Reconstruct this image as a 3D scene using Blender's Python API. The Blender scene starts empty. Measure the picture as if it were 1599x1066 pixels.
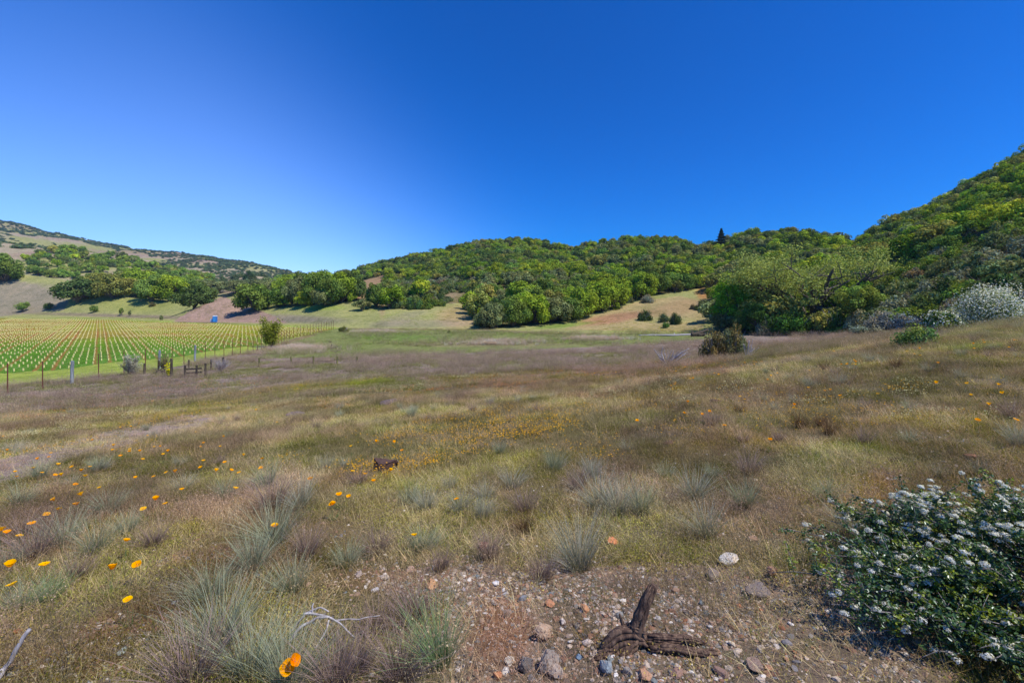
import bpy, math, random
import numpy as np
rng = np.random.default_rng(11)
random.seed(5)
S = bpy.context.scene
COL = S.collection
# ------------------------------------------------------------ camera, sky, sun
F, CX, HV = 711.0, 800.0, 468.0          # focal length in photo pixels, centre column, horizon row
cam = bpy.data.cameras.new('camera'); co = bpy.data.objects.new('camera', cam); COL.objects.link(co)
cam.lens = 16.0; cam.sensor_width = 36.0; cam.clip_start = 0.05; cam.clip_end = 12000
co.location = (0, 0, 0); co.rotation_euler = (math.pi/2, 0, 0)
cam.shift_y = -(533-HV)/1599.0
S.camera = co
SUN_EL, SUN_AZ = math.radians(58), math.radians(114)      # azimuth clockwise from the view direction (+Y)
W = bpy.data.worlds.new('World'); S.world = W; W.use_nodes = True
wn, wl = W.node_tree.nodes, W.node_tree.links
wn.clear()
wo = wn.new('ShaderNodeOutputWorld'); bg = wn.new('ShaderNodeBackground'); sky = wn.new('ShaderNodeTexSky')
sky.sky_type = 'NISHITA'; sky.sun_disc = False; sky.sun_elevation = SUN_EL; sky.sun_rotation = SUN_AZ
sky.altitude = 300; sky.air_density = 1.0; sky.dust_density = 0.3; sky.ozone_density = 3.0
bg.inputs[1].default_value = 0.09
def mathn(nt, op, a, b=None, c=None, clamp=False):
    n = nt.nodes.new('ShaderNodeMath'); n.operation = op; n.use_clamp = clamp
    for i, x in enumerate((a, b, c)):
        if x is None: continue
        if isinstance(x, (int, float)): n.inputs[i].default_value = x
        else: nt.links.new(x, n.inputs[i])
    return n.outputs[0]
def mixc(nt, mode, f, a, b):
    n = nt.nodes.new('ShaderNodeMix'); n.data_type = 'RGBA'; n.blend_type = mode; n.clamp_factor = True
    for k, x in ((0, f), (6, a), (7, b)):
        if isinstance(x, (int, float)): n.inputs[k].default_value = x
        elif isinstance(x, tuple): n.inputs[k].default_value = (*x, 1) if len(x) == 3 else x
        else: nt.links.new(x, n.inputs[k])
    return n.outputs[2]
# clear sky: deep polarised blue towards the upper right, paler low on the left (a world direction)
nt = W.node_tree
tc = wn.new('ShaderNodeTexCoord')
def dotdir(d):
    v = wn.new('ShaderNodeVectorMath'); v.operation = 'DOT_PRODUCT'
    wl.new(tc.outputs['Generated'], v.inputs[0]); L = math.sqrt(sum(x*x for x in d))
    v.inputs[1].default_value = tuple(x/L for x in d); return v.outputs['Value']
def mr(x, a, b):
    m = wn.new('ShaderNodeMapRange'); m.interpolation_type = 'SMOOTHSTEP'
    wl.new(x, m.inputs[0]); m.inputs[1].default_value = a; m.inputs[2].default_value = b; return m.outputs[0]
pale = mr(dotdir((-0.60, 0.77, -0.24)), 0.62, 0.98)
deep = mr(dotdir((0.35, 0.75, 0.56)), 0.55, 1.0)
c0 = mixc(nt, 'MULTIPLY', 1.0, sky.outputs[0], (0.04, 0.62, 1.52))
c1 = mixc(nt, 'MIX', pale, c0, mixc(nt, 'MULTIPLY', 1.0, sky.outputs[0], (0.78, 1.10, 1.78)))
c2 = mixc(nt, 'MIX', deep, c1, mixc(nt, 'MULTIPLY', 1.0, sky.outputs[0], (0.0, 0.42, 1.14)))
wl.new(c2, bg.inputs[0]); wl.new(bg.outputs[0], wo.inputs[0])
sl = bpy.data.lights.new('sun', 'SUN'); sl.energy = 3.6; sl.angle = math.radians(0.55); sl.color = (1.0, 0.955, 0.88)
so = bpy.data.objects.new('sun', sl); COL.objects.link(so)
sd = (math.sin(SUN_AZ)*math.cos(SUN_EL), math.cos(SUN_AZ)*math.cos(SUN_EL), math.sin(SUN_EL))
from mathutils import Vector, Matrix
so.rotation_euler = Vector(sd).to_track_quat('Z', 'Y').to_euler()
so.location = (20, 0, 40)
S.view_settings.view_transform = 'Standard'; S.view_settings.look = 'None'
S.view_settings.exposure = 0.52; S.view_settings.gamma = 1.0
S.render.engine = 'CYCLES'
S.cycles.max_bounces = 5; S.cycles.diffuse_bounces = 2; S.cycles.glossy_bounces = 1
S.cycles.transmission_bounces = 3; S.cycles.transparent_max_bounces = 4

# ------------------------------------------------------------ small numpy helpers
def lin(c):
    c = np.asarray(c, float)/255.0
    return np.where(c <= 0.04045, c/12.92, ((c+0.055)/1.055)**2.4)
_lat = np.random.default_rng(3).random((256, 256))
def vnoise(x, y):
    xi = np.floor(x).astype(int); yi = np.floor(y).astype(int)
    fx = x-xi; fy = y-yi; fx = fx*fx*(3-2*fx); fy = fy*fy*(3-2*fy)
    g = lambda a, b: _lat[a & 255, b & 255]
    return (g(xi, yi)*(1-fx)+g(xi+1, yi)*fx)*(1-fy)+(g(xi, yi+1)*(1-fx)+g(xi+1, yi+1)*fx)*fy
def fbm(x, y, o=4):
    s = 0; a = 0.5; t = 0
    for i in range(o):
        s = s+a*vnoise(x*2**i+17.3*i, y*2**i+9.1*i); t += a; a *= 0.5
    return s/t
def sstep(x, a, b):
    t = np.clip((x-a)/(b-a), 0, 1); return t*t*(3-2*t)
def inpoly(u, v, poly):
    inside = np.zeros(u.shape, bool); n = len(poly); j = n-1
    for i in range(n):
        xi, yi = poly[i]; xj, yj = poly[j]
        if yi != yj:
            c = ((yi > v) != (yj > v)) & (u < (xj-xi)*(v-yi)/(yj-yi)+xi)
            inside ^= c
        j = i
    return inside
# ------------------------------------------------------------ terrain
TY = np.array([0, 2, 4, 8, 12, 18, 25, 35, 50, 70, 100, 140, 200, 400, 6000.])
TAB = {
 -400: [-1.6, -1.70, -2.2, -3.1, -4.1, -5.3, -6.3, -7.2, -7.5, -7.6, -7.8, -8.1, -8.6, -10, -30],
 0:    [-1.6, -1.66, -2.02, -2.8, -3.6, -4.8, -5.9, -7.15, -7.65, -7.8, -7.9, -8.1, -8.5, -10, -30],
 400:  [-1.6, -1.65, -1.95, -2.6, -3.3, -4.4, -5.5, -6.8, -7.5, -7.8, -7.8, -7.8, -8.2, -10, -30],
 800:  [-1.6, -1.63, -1.85, -2.3, -2.8, -3.7, -4.7, -6.0, -7.0, -7.4, -7.4, -7.4, -7.6, -10, -30],
 1000: [-1.6, -1.62, -1.80, -2.1, -2.5, -3.2, -4.0, -5.3, -6.7, -7.3, -7.3, -7.3, -7.5, -10, -30],
 1200: [-1.6, -1.60, -1.68, -1.85, -2.05, -2.6, -3.3, -4.3, -5.7, -6.5, -6.9, -7.0, -7.0, -10, -30],
 1400: [-1.6, -1.56, -1.55, -1.53, -1.6, -1.8, -2.15, -2.8, -4.0, -5.0, -5.5, -5.5, -5.5, -8, -30],
 1599: [-1.6, -1.52, -1.42, -1.25, -1.18, -1.22, -1.38, -1.7, -2.4, -3.0, -3.5, -3.5, -3.5, -5, -30],
 2000: [-1.6, -1.48, -1.30, -0.95, -0.7, -0.5, -0.4, -0.5, -1.0, -1.4, -1.5, -1.5, -1.5, -3, -30]}
GU = np.arange(-900, 2501, 5.0); GL = np.linspace(0, math.log(6001), 900)
GY = np.exp(GL)-1
_ku = sorted(TAB); _zz = np.array([np.interp(GL, np.log(TY+1), TAB[k]) for k in _ku])
Z = np.empty((len(GU), len(GL)))
for j in range(len(GL)): Z[:, j] = np.interp(GU, _ku, _zz[:, j])
def gblur(A, s, ax):
    r = int(3*s)+1; k = np.exp(-0.5*(np.arange(-r, r+1)/s)**2); k /= k.sum()
    B = np.concatenate([np.take(A, [0]*r, ax), A, np.take(A, [-1]*r, ax)], ax)
    return np.apply_along_axis(lambda m: np.convolve(m, k, 'valid'), ax, B)
Z = gblur(gblur(Z, 14, 0), 9, 1)
def layer(us, vr, yr, yb, zb, p, th):
    vr = np.interp(GU, us, vr)[:, None]; yr = np.interp(GU, us, yr)[:, None]; yb = np.interp(GU, us, yb)[:, None]
    zb = np.interp(GU, us, zb)[:, None]; th = np.interp(GU, us, th)[:, None] if hasattr(th, '__len__') else th
    zr = -(vr-HV)*yr/F-th
    s = (GY[None, :]-yb)/(yr-yb)
    up = zb+(zr-zb)*np.sign(np.clip(s, 0, 1))*np.clip(s, 0, 1)**p
    # round the crest, then fall away
    z = np.where(s <= 1, up, zr-(GY[None, :]-yr)*0.38)
    return np.where(s < 0, -60+0*z, z)
def smax(a, b, k):
    h = np.clip(0.5+0.5*(a-b)/k, 0, 1); return b*(1-h)+a*h+k*h*(1-h)
far = layer([-900, -400, 0, 60, 120, 150, 200, 260, 300, 340, 400, 440, 480, 520, 600, 700],
            [310, 325, 344, 353, 362, 372, 377, 389, 389, 399, 406, 413, 426, 441, 460, 475], [1300]*16, [560]*16, [-12]*16, 0.85, 5)
mid = layer([-900, -400, 0, 60, 120, 200, 250, 300, 330, 370, 400, 430, 480, 540],
            [340, 352, 374, 380, 390, 404, 414, 428, 434, 428, 426, 433, 446, 470], [480]*14, [290]*14, [-9]*14, 0.9, 0)
knl = layer([-900, -400, 0, 50, 100, 150, 200, 250, 300, 345, 400, 450, 520, 600, 700, 800],
            [410, 418, 426, 427, 429, 446, 460, 462, 466, 468, 472, 470, 464, 458, 466, 500],
            [285, 280, 270, 268, 264, 246, 236, 230, 222, 215, 200, 185, 172, 180, 170, 150],
            [226, 226, 224, 222, 215, 210, 206, 200, 190, 175, 157, 143, 128, 118, 114, 112],
            [-8.6, -8.6, -8.5, -8.5, -8.4, -8.4, -8.3, -8.2, -8.1, -8, -7.8, -7.7, -7.5, -7.4, -7.4, -7.4], 1.25, 0)
l1u = [430, 480, 520, 560, 600, 640, 700, 760, 820, 862, 890, 930, 1000, 1060, 1100, 1150, 1200, 1250, 1300, 1340, 1400, 1480, 1600]
l1 = layer(l1u, [470, 436, 425, 419, 404, 396, 382, 368, 365, 374, 385, 372, 360, 364, 376, 360, 352, 350, 360, 371, 380, 400, 440],
           [400, 440, 480, 520, 500, 480, 440, 410, 390, 380, 370, 350, 320, 300, 280, 260, 240, 230, 220, 210, 200, 190, 180],
           [155, 150, 140, 125, 118, 114, 112, 112, 112, 112, 112, 112, 112, 105, 100, 95, 88, 82, 78, 70, 60, 50, 45],
           [-8]*3+[-7.6, -7.4, -7.4]+[-7.4]*6+[-7.3, -7.2, -7.1, -7, -6.9, -6.7, -6.3, -6, -5.5, -4, -3], 1.3, 6.5)
dh = layer([1290, 1340, 1380, 1420, 1500, 1560, 1599, 1700, 1900, 2500], [392, 374, 338, 326, 290, 254, 232, 184, 110, 60],
           [215, 210, 205, 205, 200, 195, 190, 180, 170, 160], [72, 62, 56, 50, 44, 40, 38, 36, 34, 32],
           [-6.3, -6, -5, -4.2, -2.8, -2.1, -1.8, -1.3, -0.8, -0.5], 1.06, [6]*9+[6])
dh = np.where(GU[:, None] < 1290, -60, dh)
hills = np.maximum(np.maximum(far, mid), np.maximum(knl, l1)); hills = np.maximum(hills, dh)
Z = smax(gblur(gblur(hills, 3.0, 0), 2.0, 1), Z, 1.0)
def H0(X, Y):
    X = np.asarray(X, float); Y = np.asarray(Y, float)
    u = np.clip(CX+F*X/np.maximum(Y, 2.0), GU[0], GU[-1]-1e-3)
    l = np.log(np.clip(Y, 0, 5999)+1)
    a = (u-GU[0])/5.0; b = l/(GL[1]-GL[0]); ai = np.minimum(a.astype(int), len(GU)-2); bi = np.minimum(b.astype(int), len(GL)-2)
    a = a-ai; b = b-bi
    return (Z[ai, bi]*(1-a)+Z[ai+1, bi]*a)*(1-b)+(Z[ai, bi+1]*(1-a)+Z[ai+1, bi+1]*a)*b
def H(X, Y):
    X = np.asarray(X, float); Y = np.asarray(Y, float)
    z = H0(X, Y); d = np.hypot(X, Y)
    z = z+0.05*(fbm(X*1.7, Y*1.7, 4)-0.5)*sstep(d, 0.5, 2)*2
    z = z+(fbm(X*0.16+50, Y*0.16+7, 3)-0.5)*0.5*sstep(d, 3, 12)
    z = z+(fbm(X*0.007+5, Y*0.004+31, 5)-0.5)*sstep(Y, 420, 700)*34
    z = z+(fbm(X*0.03+5, Y*0.03+70, 4)-0.5)*np.clip((d-110)/60, 0, 9)*0.9*sstep(z, -7.2, 1)
    # reddish cone-shaped mound
    r = np.hypot((X+124.)/1.1, (Y-196.)); c = 1.0-0.46*r-0.25*(fbm(X*.3, Y*.3, 3)-.5)*4
    z = np.where(r < 30, smax(c, z, 1.2), z)
    return z
def uv(X, Y, z): Yc = np.maximum(Y, 0.4); return CX+F*X/Yc, HV-F*z/Yc
_my = np.exp(np.linspace(math.log(0.8), math.log(2500), 4000))
def gp(u, v, ymin=0.8):
    X = (u-CX)/F*_my; d = H(X, _my)+(v-HV)/F*_my
    idx = np.where((d > 0) & (_my > ymin))[0]
    i = idx[0] if len(idx) else 2000
    y = _my[i]; x = (u-CX)/F*y
    return x, y, float(H(x, y))
# ------------------------------------------------------------ ground colour: what grows or lies where
def sk(*c): return lin(c)
MAUVE = sk(140, 126, 117); BROWN = sk(132, 119, 86); OLIVE = sk(112, 110, 62); SOIL = sk(146, 108, 82); GRAV = sk(148, 128, 112)
PATH = sk(166, 148, 138); YELG = sk(140, 136, 56); FLAT = sk(120, 128, 76); HILG = sk(150, 150, 96); BARE = sk(166, 144, 106)
RED = sk(156, 118, 92); PINK = sk(172, 150, 138); VGRN = sk(98, 132, 60); VYEL = sk(142, 142, 58); STRIP = sk(142, 156, 72)
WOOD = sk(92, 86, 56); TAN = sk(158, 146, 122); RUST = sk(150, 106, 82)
def el(cx, cy, rx, ry, rot=0): return ('e', cx, cy, rx, ry, rot)
STROKES = [
 ([(-900, 700), (-900, 560), (0, 600), (200, 578), (330, 560), (430, 548), (600, 560), (800, 558), (1000, 548), (1100, 558), (1100, 575), (950, 585), (700, 590), (540, 600), (400, 606), (250, 626), (0, 648)], MAUVE, .95),
 ([(1080, 560), (1000, 530), (1160, 524), (1330, 524), (1340, 530), (1180, 545), (1100, 562)], MAUVE, .95),
 ([(800, 545), (1080, 536), (1120, 560), (900, 572), (600, 585), (430, 575), (420, 556)], MAUVE, .9),
 ([(640, 590), (900, 575), (1130, 560), (1180, 590), (1000, 630), (760, 612)], RUST, .3),
 (el(240, 655, 280, 16, -.20), YELG, .5), (el(520, 601, 130, 7, -.10), YELG, .6), (el(0, 700, 140, 14, -.1), OLIVE, .6),
 ([(-300, 800), (0, 718), (100, 692), (200, 666), (290, 648), (345, 646), (310, 668), (220, 692), (120, 716), (40, 742), (-300, 850)], PATH, 1), (el(270, 663, 55, 7, -.1), PATH, .95), (el(40, 720, 90, 9, -.15), PATH, .9),
 (el(720, 690, 240, 32, -.05), OLIVE, .45), (el(980, 610, 120, 12, 0), OLIVE, .45),
 ([(1180, 720), (1599, 600), (1599, 740), (1400, 780), (1250, 800)], OLIVE, .5),
 ([(1500, 505), (1900, 495), (1900, 560), (1480, 545)], sk(128, 134, 76), .7),
 (el(780, 790, 120, 22, 0), OLIVE, .5), (el(1020, 870, 120, 30, 0), OLIVE, .65), (el(860, 872, 60, 10, 0), OLIVE, .6),
 (el(1290, 880, 100, 30, 0), OLIVE, .4), (el(60, 960, 120, 20, 0), OLIVE, .4),
 ([(700, 1200), (690, 960), (560, 910), (600, 890), (760, 880), (900, 890), (1000, 880), (1150, 890), (1260, 900), (1320, 880), (1500, 950), (1500, 1200)], GRAV, .95),
 (el(790, 985, 60, 75, 0), SOIL, .95), (el(985, 1010, 80, 25, 0), SOIL, .6), (el(600, 905, 130, 22, 0), RED, .5),
 (el(210, 970, 110, 35, -.3), SOIL, .7), (el(100, 1040, 130, 40, 0), SOIL, .55), (el(330, 870, 110, 22, -.2), SOIL, .45), (el(1385, 770, 30, 40, .2), SOIL, .5),
 # valley floor
 ([(520, 514), (760, 516), (860, 522), (1080, 520), (1150, 526), (1060, 533), (1000, 538), (800, 548), (620, 556), (400, 560), (430, 545)], FLAT, 1),
 (el(640, 528, 110, 6, .02), sk(106, 132, 62), .6), (el(760, 538, 170, 5, 0), sk(132, 122, 92), .7), (el(930, 528, 60, 3.5, 0), PINK, .8), (el(780, 531, 90, 3, 0), PINK, .5),
 (el(470, 543, 50, 6, 0), PINK, .8), (el(590, 517, 60, 3, 0), PINK, .6), (el(1000, 543, 160, 6, -.03), MAUVE, .5),
 # lower hill slopes
 ([(-900, 498), (-900, 380), (0, 395), (80, 425), (200, 455), (330, 455), (460, 465), (560, 440), (610, 430), (620, 480), (760, 470), (1110, 440), (1120, 520), (860, 520), (760, 514), (520, 512), (330, 503), (0, 496)], HILG, 1),
 ([(-900, 494), (-900, 430), (0, 432), (60, 445), (110, 470), (100, 484), (0, 494)], MAUVE, .7), (el(40, 445, 90, 6, .1), TAN, .6),
 (el(220, 494, 260, 3.5, .03), sk(130, 116, 100), .8), (el(430, 497, 130, 8, .03), MAUVE, .7),
 ([(270, 502), (300, 484), (330, 470), (350, 462), (370, 472), (420, 490), (450, 505)], sk(158, 132, 118), .95),
 (el(215, 476, 90, 14, 0), sk(146, 150, 74), .5), (el(500, 480, 50, 6, 0), sk(140, 156, 70), .7), (el(620, 500, 60, 10, -.3), MAUVE, .35),
 (el(720, 495, 45, 22, 0), BARE, .85), (el(660, 505, 90, 8, 0), MAUVE, .4), (el(597, 455, 7, 45, 0), sk(160, 132, 104), .9),
 ([(548, 470), (560, 440), (600, 430), (606, 440), (600, 470)], sk(158, 128, 98), .9),
 ([(880, 515), (930, 492), (1000, 470), (1060, 462), (1095, 470), (1105, 505), (1090, 518)], BARE, .7),
 (el(960, 497, 70, 9, -.15), RED, .85), (el(1060, 480, 55, 14, -.2), RED, .35), (el(1100, 458, 16, 12, 0), sk(170, 118, 74), .8), (el(1040, 500, 60, 6, 0), HILG, .6), (el(880, 508, 60, 4, -.1), sk(112, 140, 54), .6),
 (el(780, 463, 16, 10, .3), RED, .9), (el(700, 462, 22, 6, 0), sk(150, 132, 104), .8), (el(620, 455, 10, 6, 0), HILG, .9),
 ([(365, 446), (380, 430), (400, 424), (425, 434), (430, 446)], sk(170, 134, 108), .95)]
def gcolor(X, Y, z):
    u, v = uv(X, Y, z); n1 = fbm(X*0.9, Y*0.9, 5); n2 = fbm(X*0.25+30, Y*0.25, 4)
    amp = np.clip(900/np.maximum(Y, 3), 3, 60)
    u = u+(n1-0.5)*amp+(n2-.5)*amp; v = v+(fbm(X*0.7+99, Y*0.7, 3)-0.5)*amp*0.5*np.clip(6/np.maximum(Y, 4), .12, 1)
    c = np.zeros(u.shape+(3,)); c[:] = BROWN
    c += (OLIVE-BROWN)*(sstep(n2, .42, .66)*.55)[..., None]
    c += (MAUVE*0.85-c)*(sstep(n1, .5, .72)*.6)[..., None]
    v = np.where(Y < 3.2, v, v)
    fr = z > -60
    for sh, colr, a in STROKES:
        if sh[0] == 'e':
            _, cx, cy, rx, ry, rot = sh; ca, sa = math.cos(rot), math.sin(rot)
            dx = u-cx; dy = v-cy; px = dx*ca+dy*sa; py = -dx*sa+dy*ca
            m = 1-sstep(np.sqrt((px/rx)**2+(py/ry)**2), 0.45, 1.15)
        else:
            m = inpoly(u, v, sh).astype(float)
        c += (colr-c)*(m*a)[..., None]
    # far hills
    fm = sstep(Y, 330, 380)
    hc = TAN+(HILG*0.95-TAN)*sstep(fbm(X*.01, Y*.01+4, 3), .45, .6)[..., None]
    hc = hc+(sk(150, 126, 112)-hc)*(sstep(fbm(X*.02+9, Y*.004, 3), .5, .62)*.6)[..., None]
    c += (hc-c)*(fm*(u < 520))[..., None]
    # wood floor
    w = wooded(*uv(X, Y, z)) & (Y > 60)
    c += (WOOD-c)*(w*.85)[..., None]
    c *= (1-.22*(1-sstep(Y, 40, 70))*(n1 < .62))[..., None]  # near meadow ground darkened: shade in the gaps between grass put into its colour
    # vineyard
    vm = vine_mask(X, Y)
    rc = row_coord(X, Y); ri = np.floor(rc); rf = rc-ri
    h1 = np.abs(np.sin(ri*12.9898)*43758.5453) % 1; strong = (h1 > 0.62)*(1-sstep(Y, 75, 120)*.3)
    k = sstep(Y, 62, 110)[..., None]
    vc = VGRN*(1-k)+VYEL*k; vc = vc*(0.8+0.4*fbm(X*1.2, Y*.35, 3))[..., None]
    st = sstep(rf, .12, .3)*(1-sstep(rf, .6, .85))*strong*(0.45+0.9*fbm(X*.2, Y*.1, 2))
    vc = vc+(sk(150, 100, 62)-vc)*np.clip(st+.32*sstep(fbm(X*.06+3, Y*.05, 3), .42, .6)*sstep(Y, 55, 90), 0, 1)[..., None]
    c += (vc-c)*(vm)[..., None]
    sm = strip_mask(X, Y)
    c += (STRIP*(0.85+.3*n1)[..., None]-c)*(sm*.95)[..., None]
    return np.clip(c, 0, 1)
VB = np.array([(30, -56), (46, -52.5), (49, -50), (56, -48.3), (65, -45.2), (77, -43.8), (100, -45), (122, -47.4)])   # near edge of the vineyard: Y, X
FX = np.array([(20, -36.5), (34, -38), (67, -38.6), (89, -43.6), (118, -46.2), (124, -47)])
def vfar(X): return np.interp(-X, [46, 70, 100, 130, 160, 255, 500], [120, 134, 150, 163, 178, 205, 214])
def row_coord(X, Y): return (X+0.907*Y)/0.92
def vine_mask(X, Y):
    j = (vnoise(X*.8, Y*.8)-.5)*1.2
    return ((X+j < np.interp(Y, VB[:, 0], VB[:, 1])) & (Y < vfar(X)) & (Y > 28+0*X) & (X > -500) & (Y > 46-0.02*(X+52))).astype(float)
def strip_mask(X, Y):
    j = (vnoise(X*.5, Y*.5)-.5)*1.5
    return ((X+j < np.interp(Y, FX[:, 0], FX[:, 1])+.4*0-(Y < 45)*(45-Y)*.9) & (Y < vfar(X)+4) & (Y > 30) & (X > -500)).astype(float)*(1-vine_mask(X, Y))
TL = np.array([(430, 482), (545, 472), (556, 462), (598, 462), (602, 482), (660, 484), (720, 468), (740, 490), (752, 515), (850, 506), (930, 489), (1000, 465), (1100, 449), (1112, 449), (1116, 521), (1320, 523), (1345, 517), (1400, 507), (1599, 500), (2600, 492)])
GAPS = [[(546, 472), (556, 440), (600, 430), (608, 442), (602, 492), (546, 492)], [(690, 470), (695, 457), (730, 457), (735, 470)], [(770, 470), (775, 452), (790, 450), (802, 470)], [(608, 462), (612, 448), (628, 448), (630, 462)]]
def wooded(u, v):
    w = (v < np.interp(u, TL[:, 0], TL[:, 1])) & (u > 430)
    for g in GAPS: w &= ~inpoly(u, v, g)
    return w
# ------------------------------------------------------------ materials
def mat(name, rough=0.9):
    m = bpy.data.materials.new(name); m.use_nodes = True; m.node_tree.nodes.clear()
    o = m.node_tree.nodes.new('ShaderNodeOutputMaterial'); return m, m.node_tree, o
def attr(nt, name, typ='GEOMETRY'):
    a = nt.nodes.new('ShaderNodeAttribute'); a.attribute_name = name; a.attribute_type = typ; return a
def noise(nt, scale, detail=5, rough=0.6, vec=None):
    n = nt.nodes.new('ShaderNodeTexNoise'); n.inputs['Scale'].default_value = scale; n.inputs['Detail'].default_value = detail
    n.inputs['Roughness'].default_value = rough
    if vec is not None: nt.links.new(vec, n.inputs['Vector'])
    return n
def ramp(nt, x, stops):
    r = nt.nodes.new('ShaderNodeValToRGB'); nt.links.new(x, r.inputs[0]); e = r.color_ramp.elements
    while len(e) < len(stops): e.new(0.5)
    for i, (p, c) in enumerate(stops):
        e[i].position = p; e[i].color = (*c, 1) if not isinstance(c, float) else (c, c, c, 1)
    return r.outputs[0]
def leafmat(name, src, trans=0.3, gloss=0.0):
    """src 'inst' = tint of the instancing point, 'obj' = object colour, or a fixed colour; times the mesh's own 'shade' colours"""
    m, nt, o = mat(name)
    if src == 'inst': c = attr(nt, 'tint', 'INSTANCER').outputs['Color']
    elif src == 'obj': c = nt.nodes.new('ShaderNodeObjectInfo').outputs['Color']
    else: c = None
    sh = attr(nt, 'shade').outputs['Color']
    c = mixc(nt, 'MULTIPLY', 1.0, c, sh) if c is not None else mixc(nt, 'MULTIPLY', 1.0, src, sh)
    d = nt.nodes.new('ShaderNodeBsdfDiffuse'); nt.links.new(c, d.inputs[0]); out = d.outputs[0]
    if trans > 0:
        t = nt.nodes.new('ShaderNodeBsdfTranslucent'); nt.links.new(mixc(nt, 'MULTIPLY', 1.0, c, (1.25, 1.2, .6)), t.inputs[0])
        x = nt.nodes.new('ShaderNodeMixShader'); x.inputs[0].default_value = trans
        nt.links.new(out, x.inputs[1]); nt.links.new(t.outputs[0], x.inputs[2]); out = x.outputs[0]
    if gloss > 0:
        g = nt.nodes.new('ShaderNodeBsdfGlossy'); g.inputs['Roughness'].default_value = 0.38; g.inputs[0].default_value = (.9, .95, 1, 1)
        x = nt.nodes.new('ShaderNodeMixShader'); x.inputs[0].default_value = gloss
        nt.links.new(out, x.inputs[1]); nt.links.new(g.outputs[0], x.inputs[2]); out = x.outputs[0]
    nt.links.new(out, o.inputs[0]); return m
def stonemat(name, src, scale=14):
    m, nt, o = mat(name)
    tcn = nt.nodes.new('ShaderNodeTexCoord')
    if src == 'inst': c = attr(nt, 'tint', 'INSTANCER').outputs['Color']
    elif src == 'obj': c = nt.nodes.new('ShaderNodeObjectInfo').outputs['Color']
    else: c = src
    n = noise(nt, scale, 8, .7, tcn.outputs['Object']); n2 = noise(nt, scale*.3, 4, .6, tcn.outputs['Object'])
    c = mixc(nt, 'MULTIPLY', 1.0, c, ramp(nt, n.outputs[0], [(.25, (.55, .52, .5)), (.5, (1., 1., 1.)), (.75, (1.35, 1.32, 1.3))]))
    c = mixc(nt, 'MIX', ramp(nt, n2.outputs[0], [(.45, 0.0), (.65, .55)]), c, mixc(nt, 'MULTIPLY', 1.0, c, (.9, .62, .45)))
    b = nt.nodes.new('ShaderNodeBsdfPrincipled'); nt.links.new(c, b.inputs['Base Color']); b.inputs['Roughness'].default_value = .85
    bp = nt.nodes.new('ShaderNodeBump'); bp.inputs['Strength'].default_value = .5; bp.inputs['Distance'].default_value = .01
    nt.links.new(n.outputs[0], bp.inputs['Height']); nt.links.new(bp.outputs[0], b.inputs['Normal'])
    nt.links.new(b.outputs[0], o.inputs[0]); return m
def woodmat(name, ca, cb, scale=18, stretch=.15):
    m, nt, o = mat(name)
    tcn = nt.nodes.new('ShaderNodeTexCoord'); mp = nt.nodes.new('ShaderNodeMapping'); mp.inputs['Scale'].default_value = (1, 1, stretch)
    nt.links.new(tcn.outputs['Object'], mp.inputs[0])
    n = noise(nt, scale, 8, .65, mp.outputs[0])
    c = ramp(nt, n.outputs[0], [(.32, tuple(np.array(ca)*.35)), (.45, tuple(ca)), (.68, tuple(cb))])
    b = nt.nodes.new('ShaderNodeBsdfPrincipled'); nt.links.new(c, b.inputs['Base Color']); b.inputs['Roughness'].default_value = .9
    bp = nt.nodes.new('ShaderNodeBump'); bp.inputs['Strength'].default_value = .8; bp.inputs['Distance'].default_value = .01
    nt.links.new(n.outputs[0], bp.inputs['Height']); nt.links.new(bp.outputs[0], b.inputs['Normal'])
    nt.links.new(b.outputs[0], o.inputs[0]); return m
def paintmat(name, c, rough=.6):
    m, nt, o = mat(name); tcn = nt.nodes.new('ShaderNodeTexCoord'); n = noise(nt, 6, 5, .6, tcn.outputs['Object'])
    cc = mixc(nt, 'MULTIPLY', 1.0, tuple(c), ramp(nt, n.outputs[0], [(.3, .8), (.7, 1.1)]))
    b = nt.nodes.new('ShaderNodeBsdfPrincipled'); nt.links.new(cc, b.inputs['Base Color']); b.inputs['Roughness'].default_value = rough
    nt.links.new(b.outputs[0], o.inputs[0]); return m
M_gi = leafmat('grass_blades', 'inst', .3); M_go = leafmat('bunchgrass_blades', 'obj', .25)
M_li = leafmat('wood_foliage', 'inst', .22); M_lo = leafmat('tree_foliage', 'obj', .22)
M_near = leafmat('glossy_leaves', 'obj', .25, .05)
M_bark = woodmat('bark', sk(92, 80, 66), sk(130, 118, 100), 6, .2)
M_grey = woodmat('bleached_wood', sk(150, 142, 140), sk(205, 198, 196), 30, .1)
M_dead = woodmat('weathered_wood', sk(84, 66, 52), sk(140, 118, 98), 26, .12)
M_post = woodmat('old_post', sk(62, 52, 40), sk(112, 98, 74), 14, .1)
M_moss = woodmat('mossy_post', sk(88, 88, 44), sk(150, 146, 70), 14, .2)
M_stone_o = stonemat('stone', 'obj', 16); M_stone_i = stonemat('pebbles', 'inst', 40)
M_flw = leafmat('petals', 'obj', .35); M_flwi = leafmat('tiny_petals', 'inst', .3)

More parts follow.
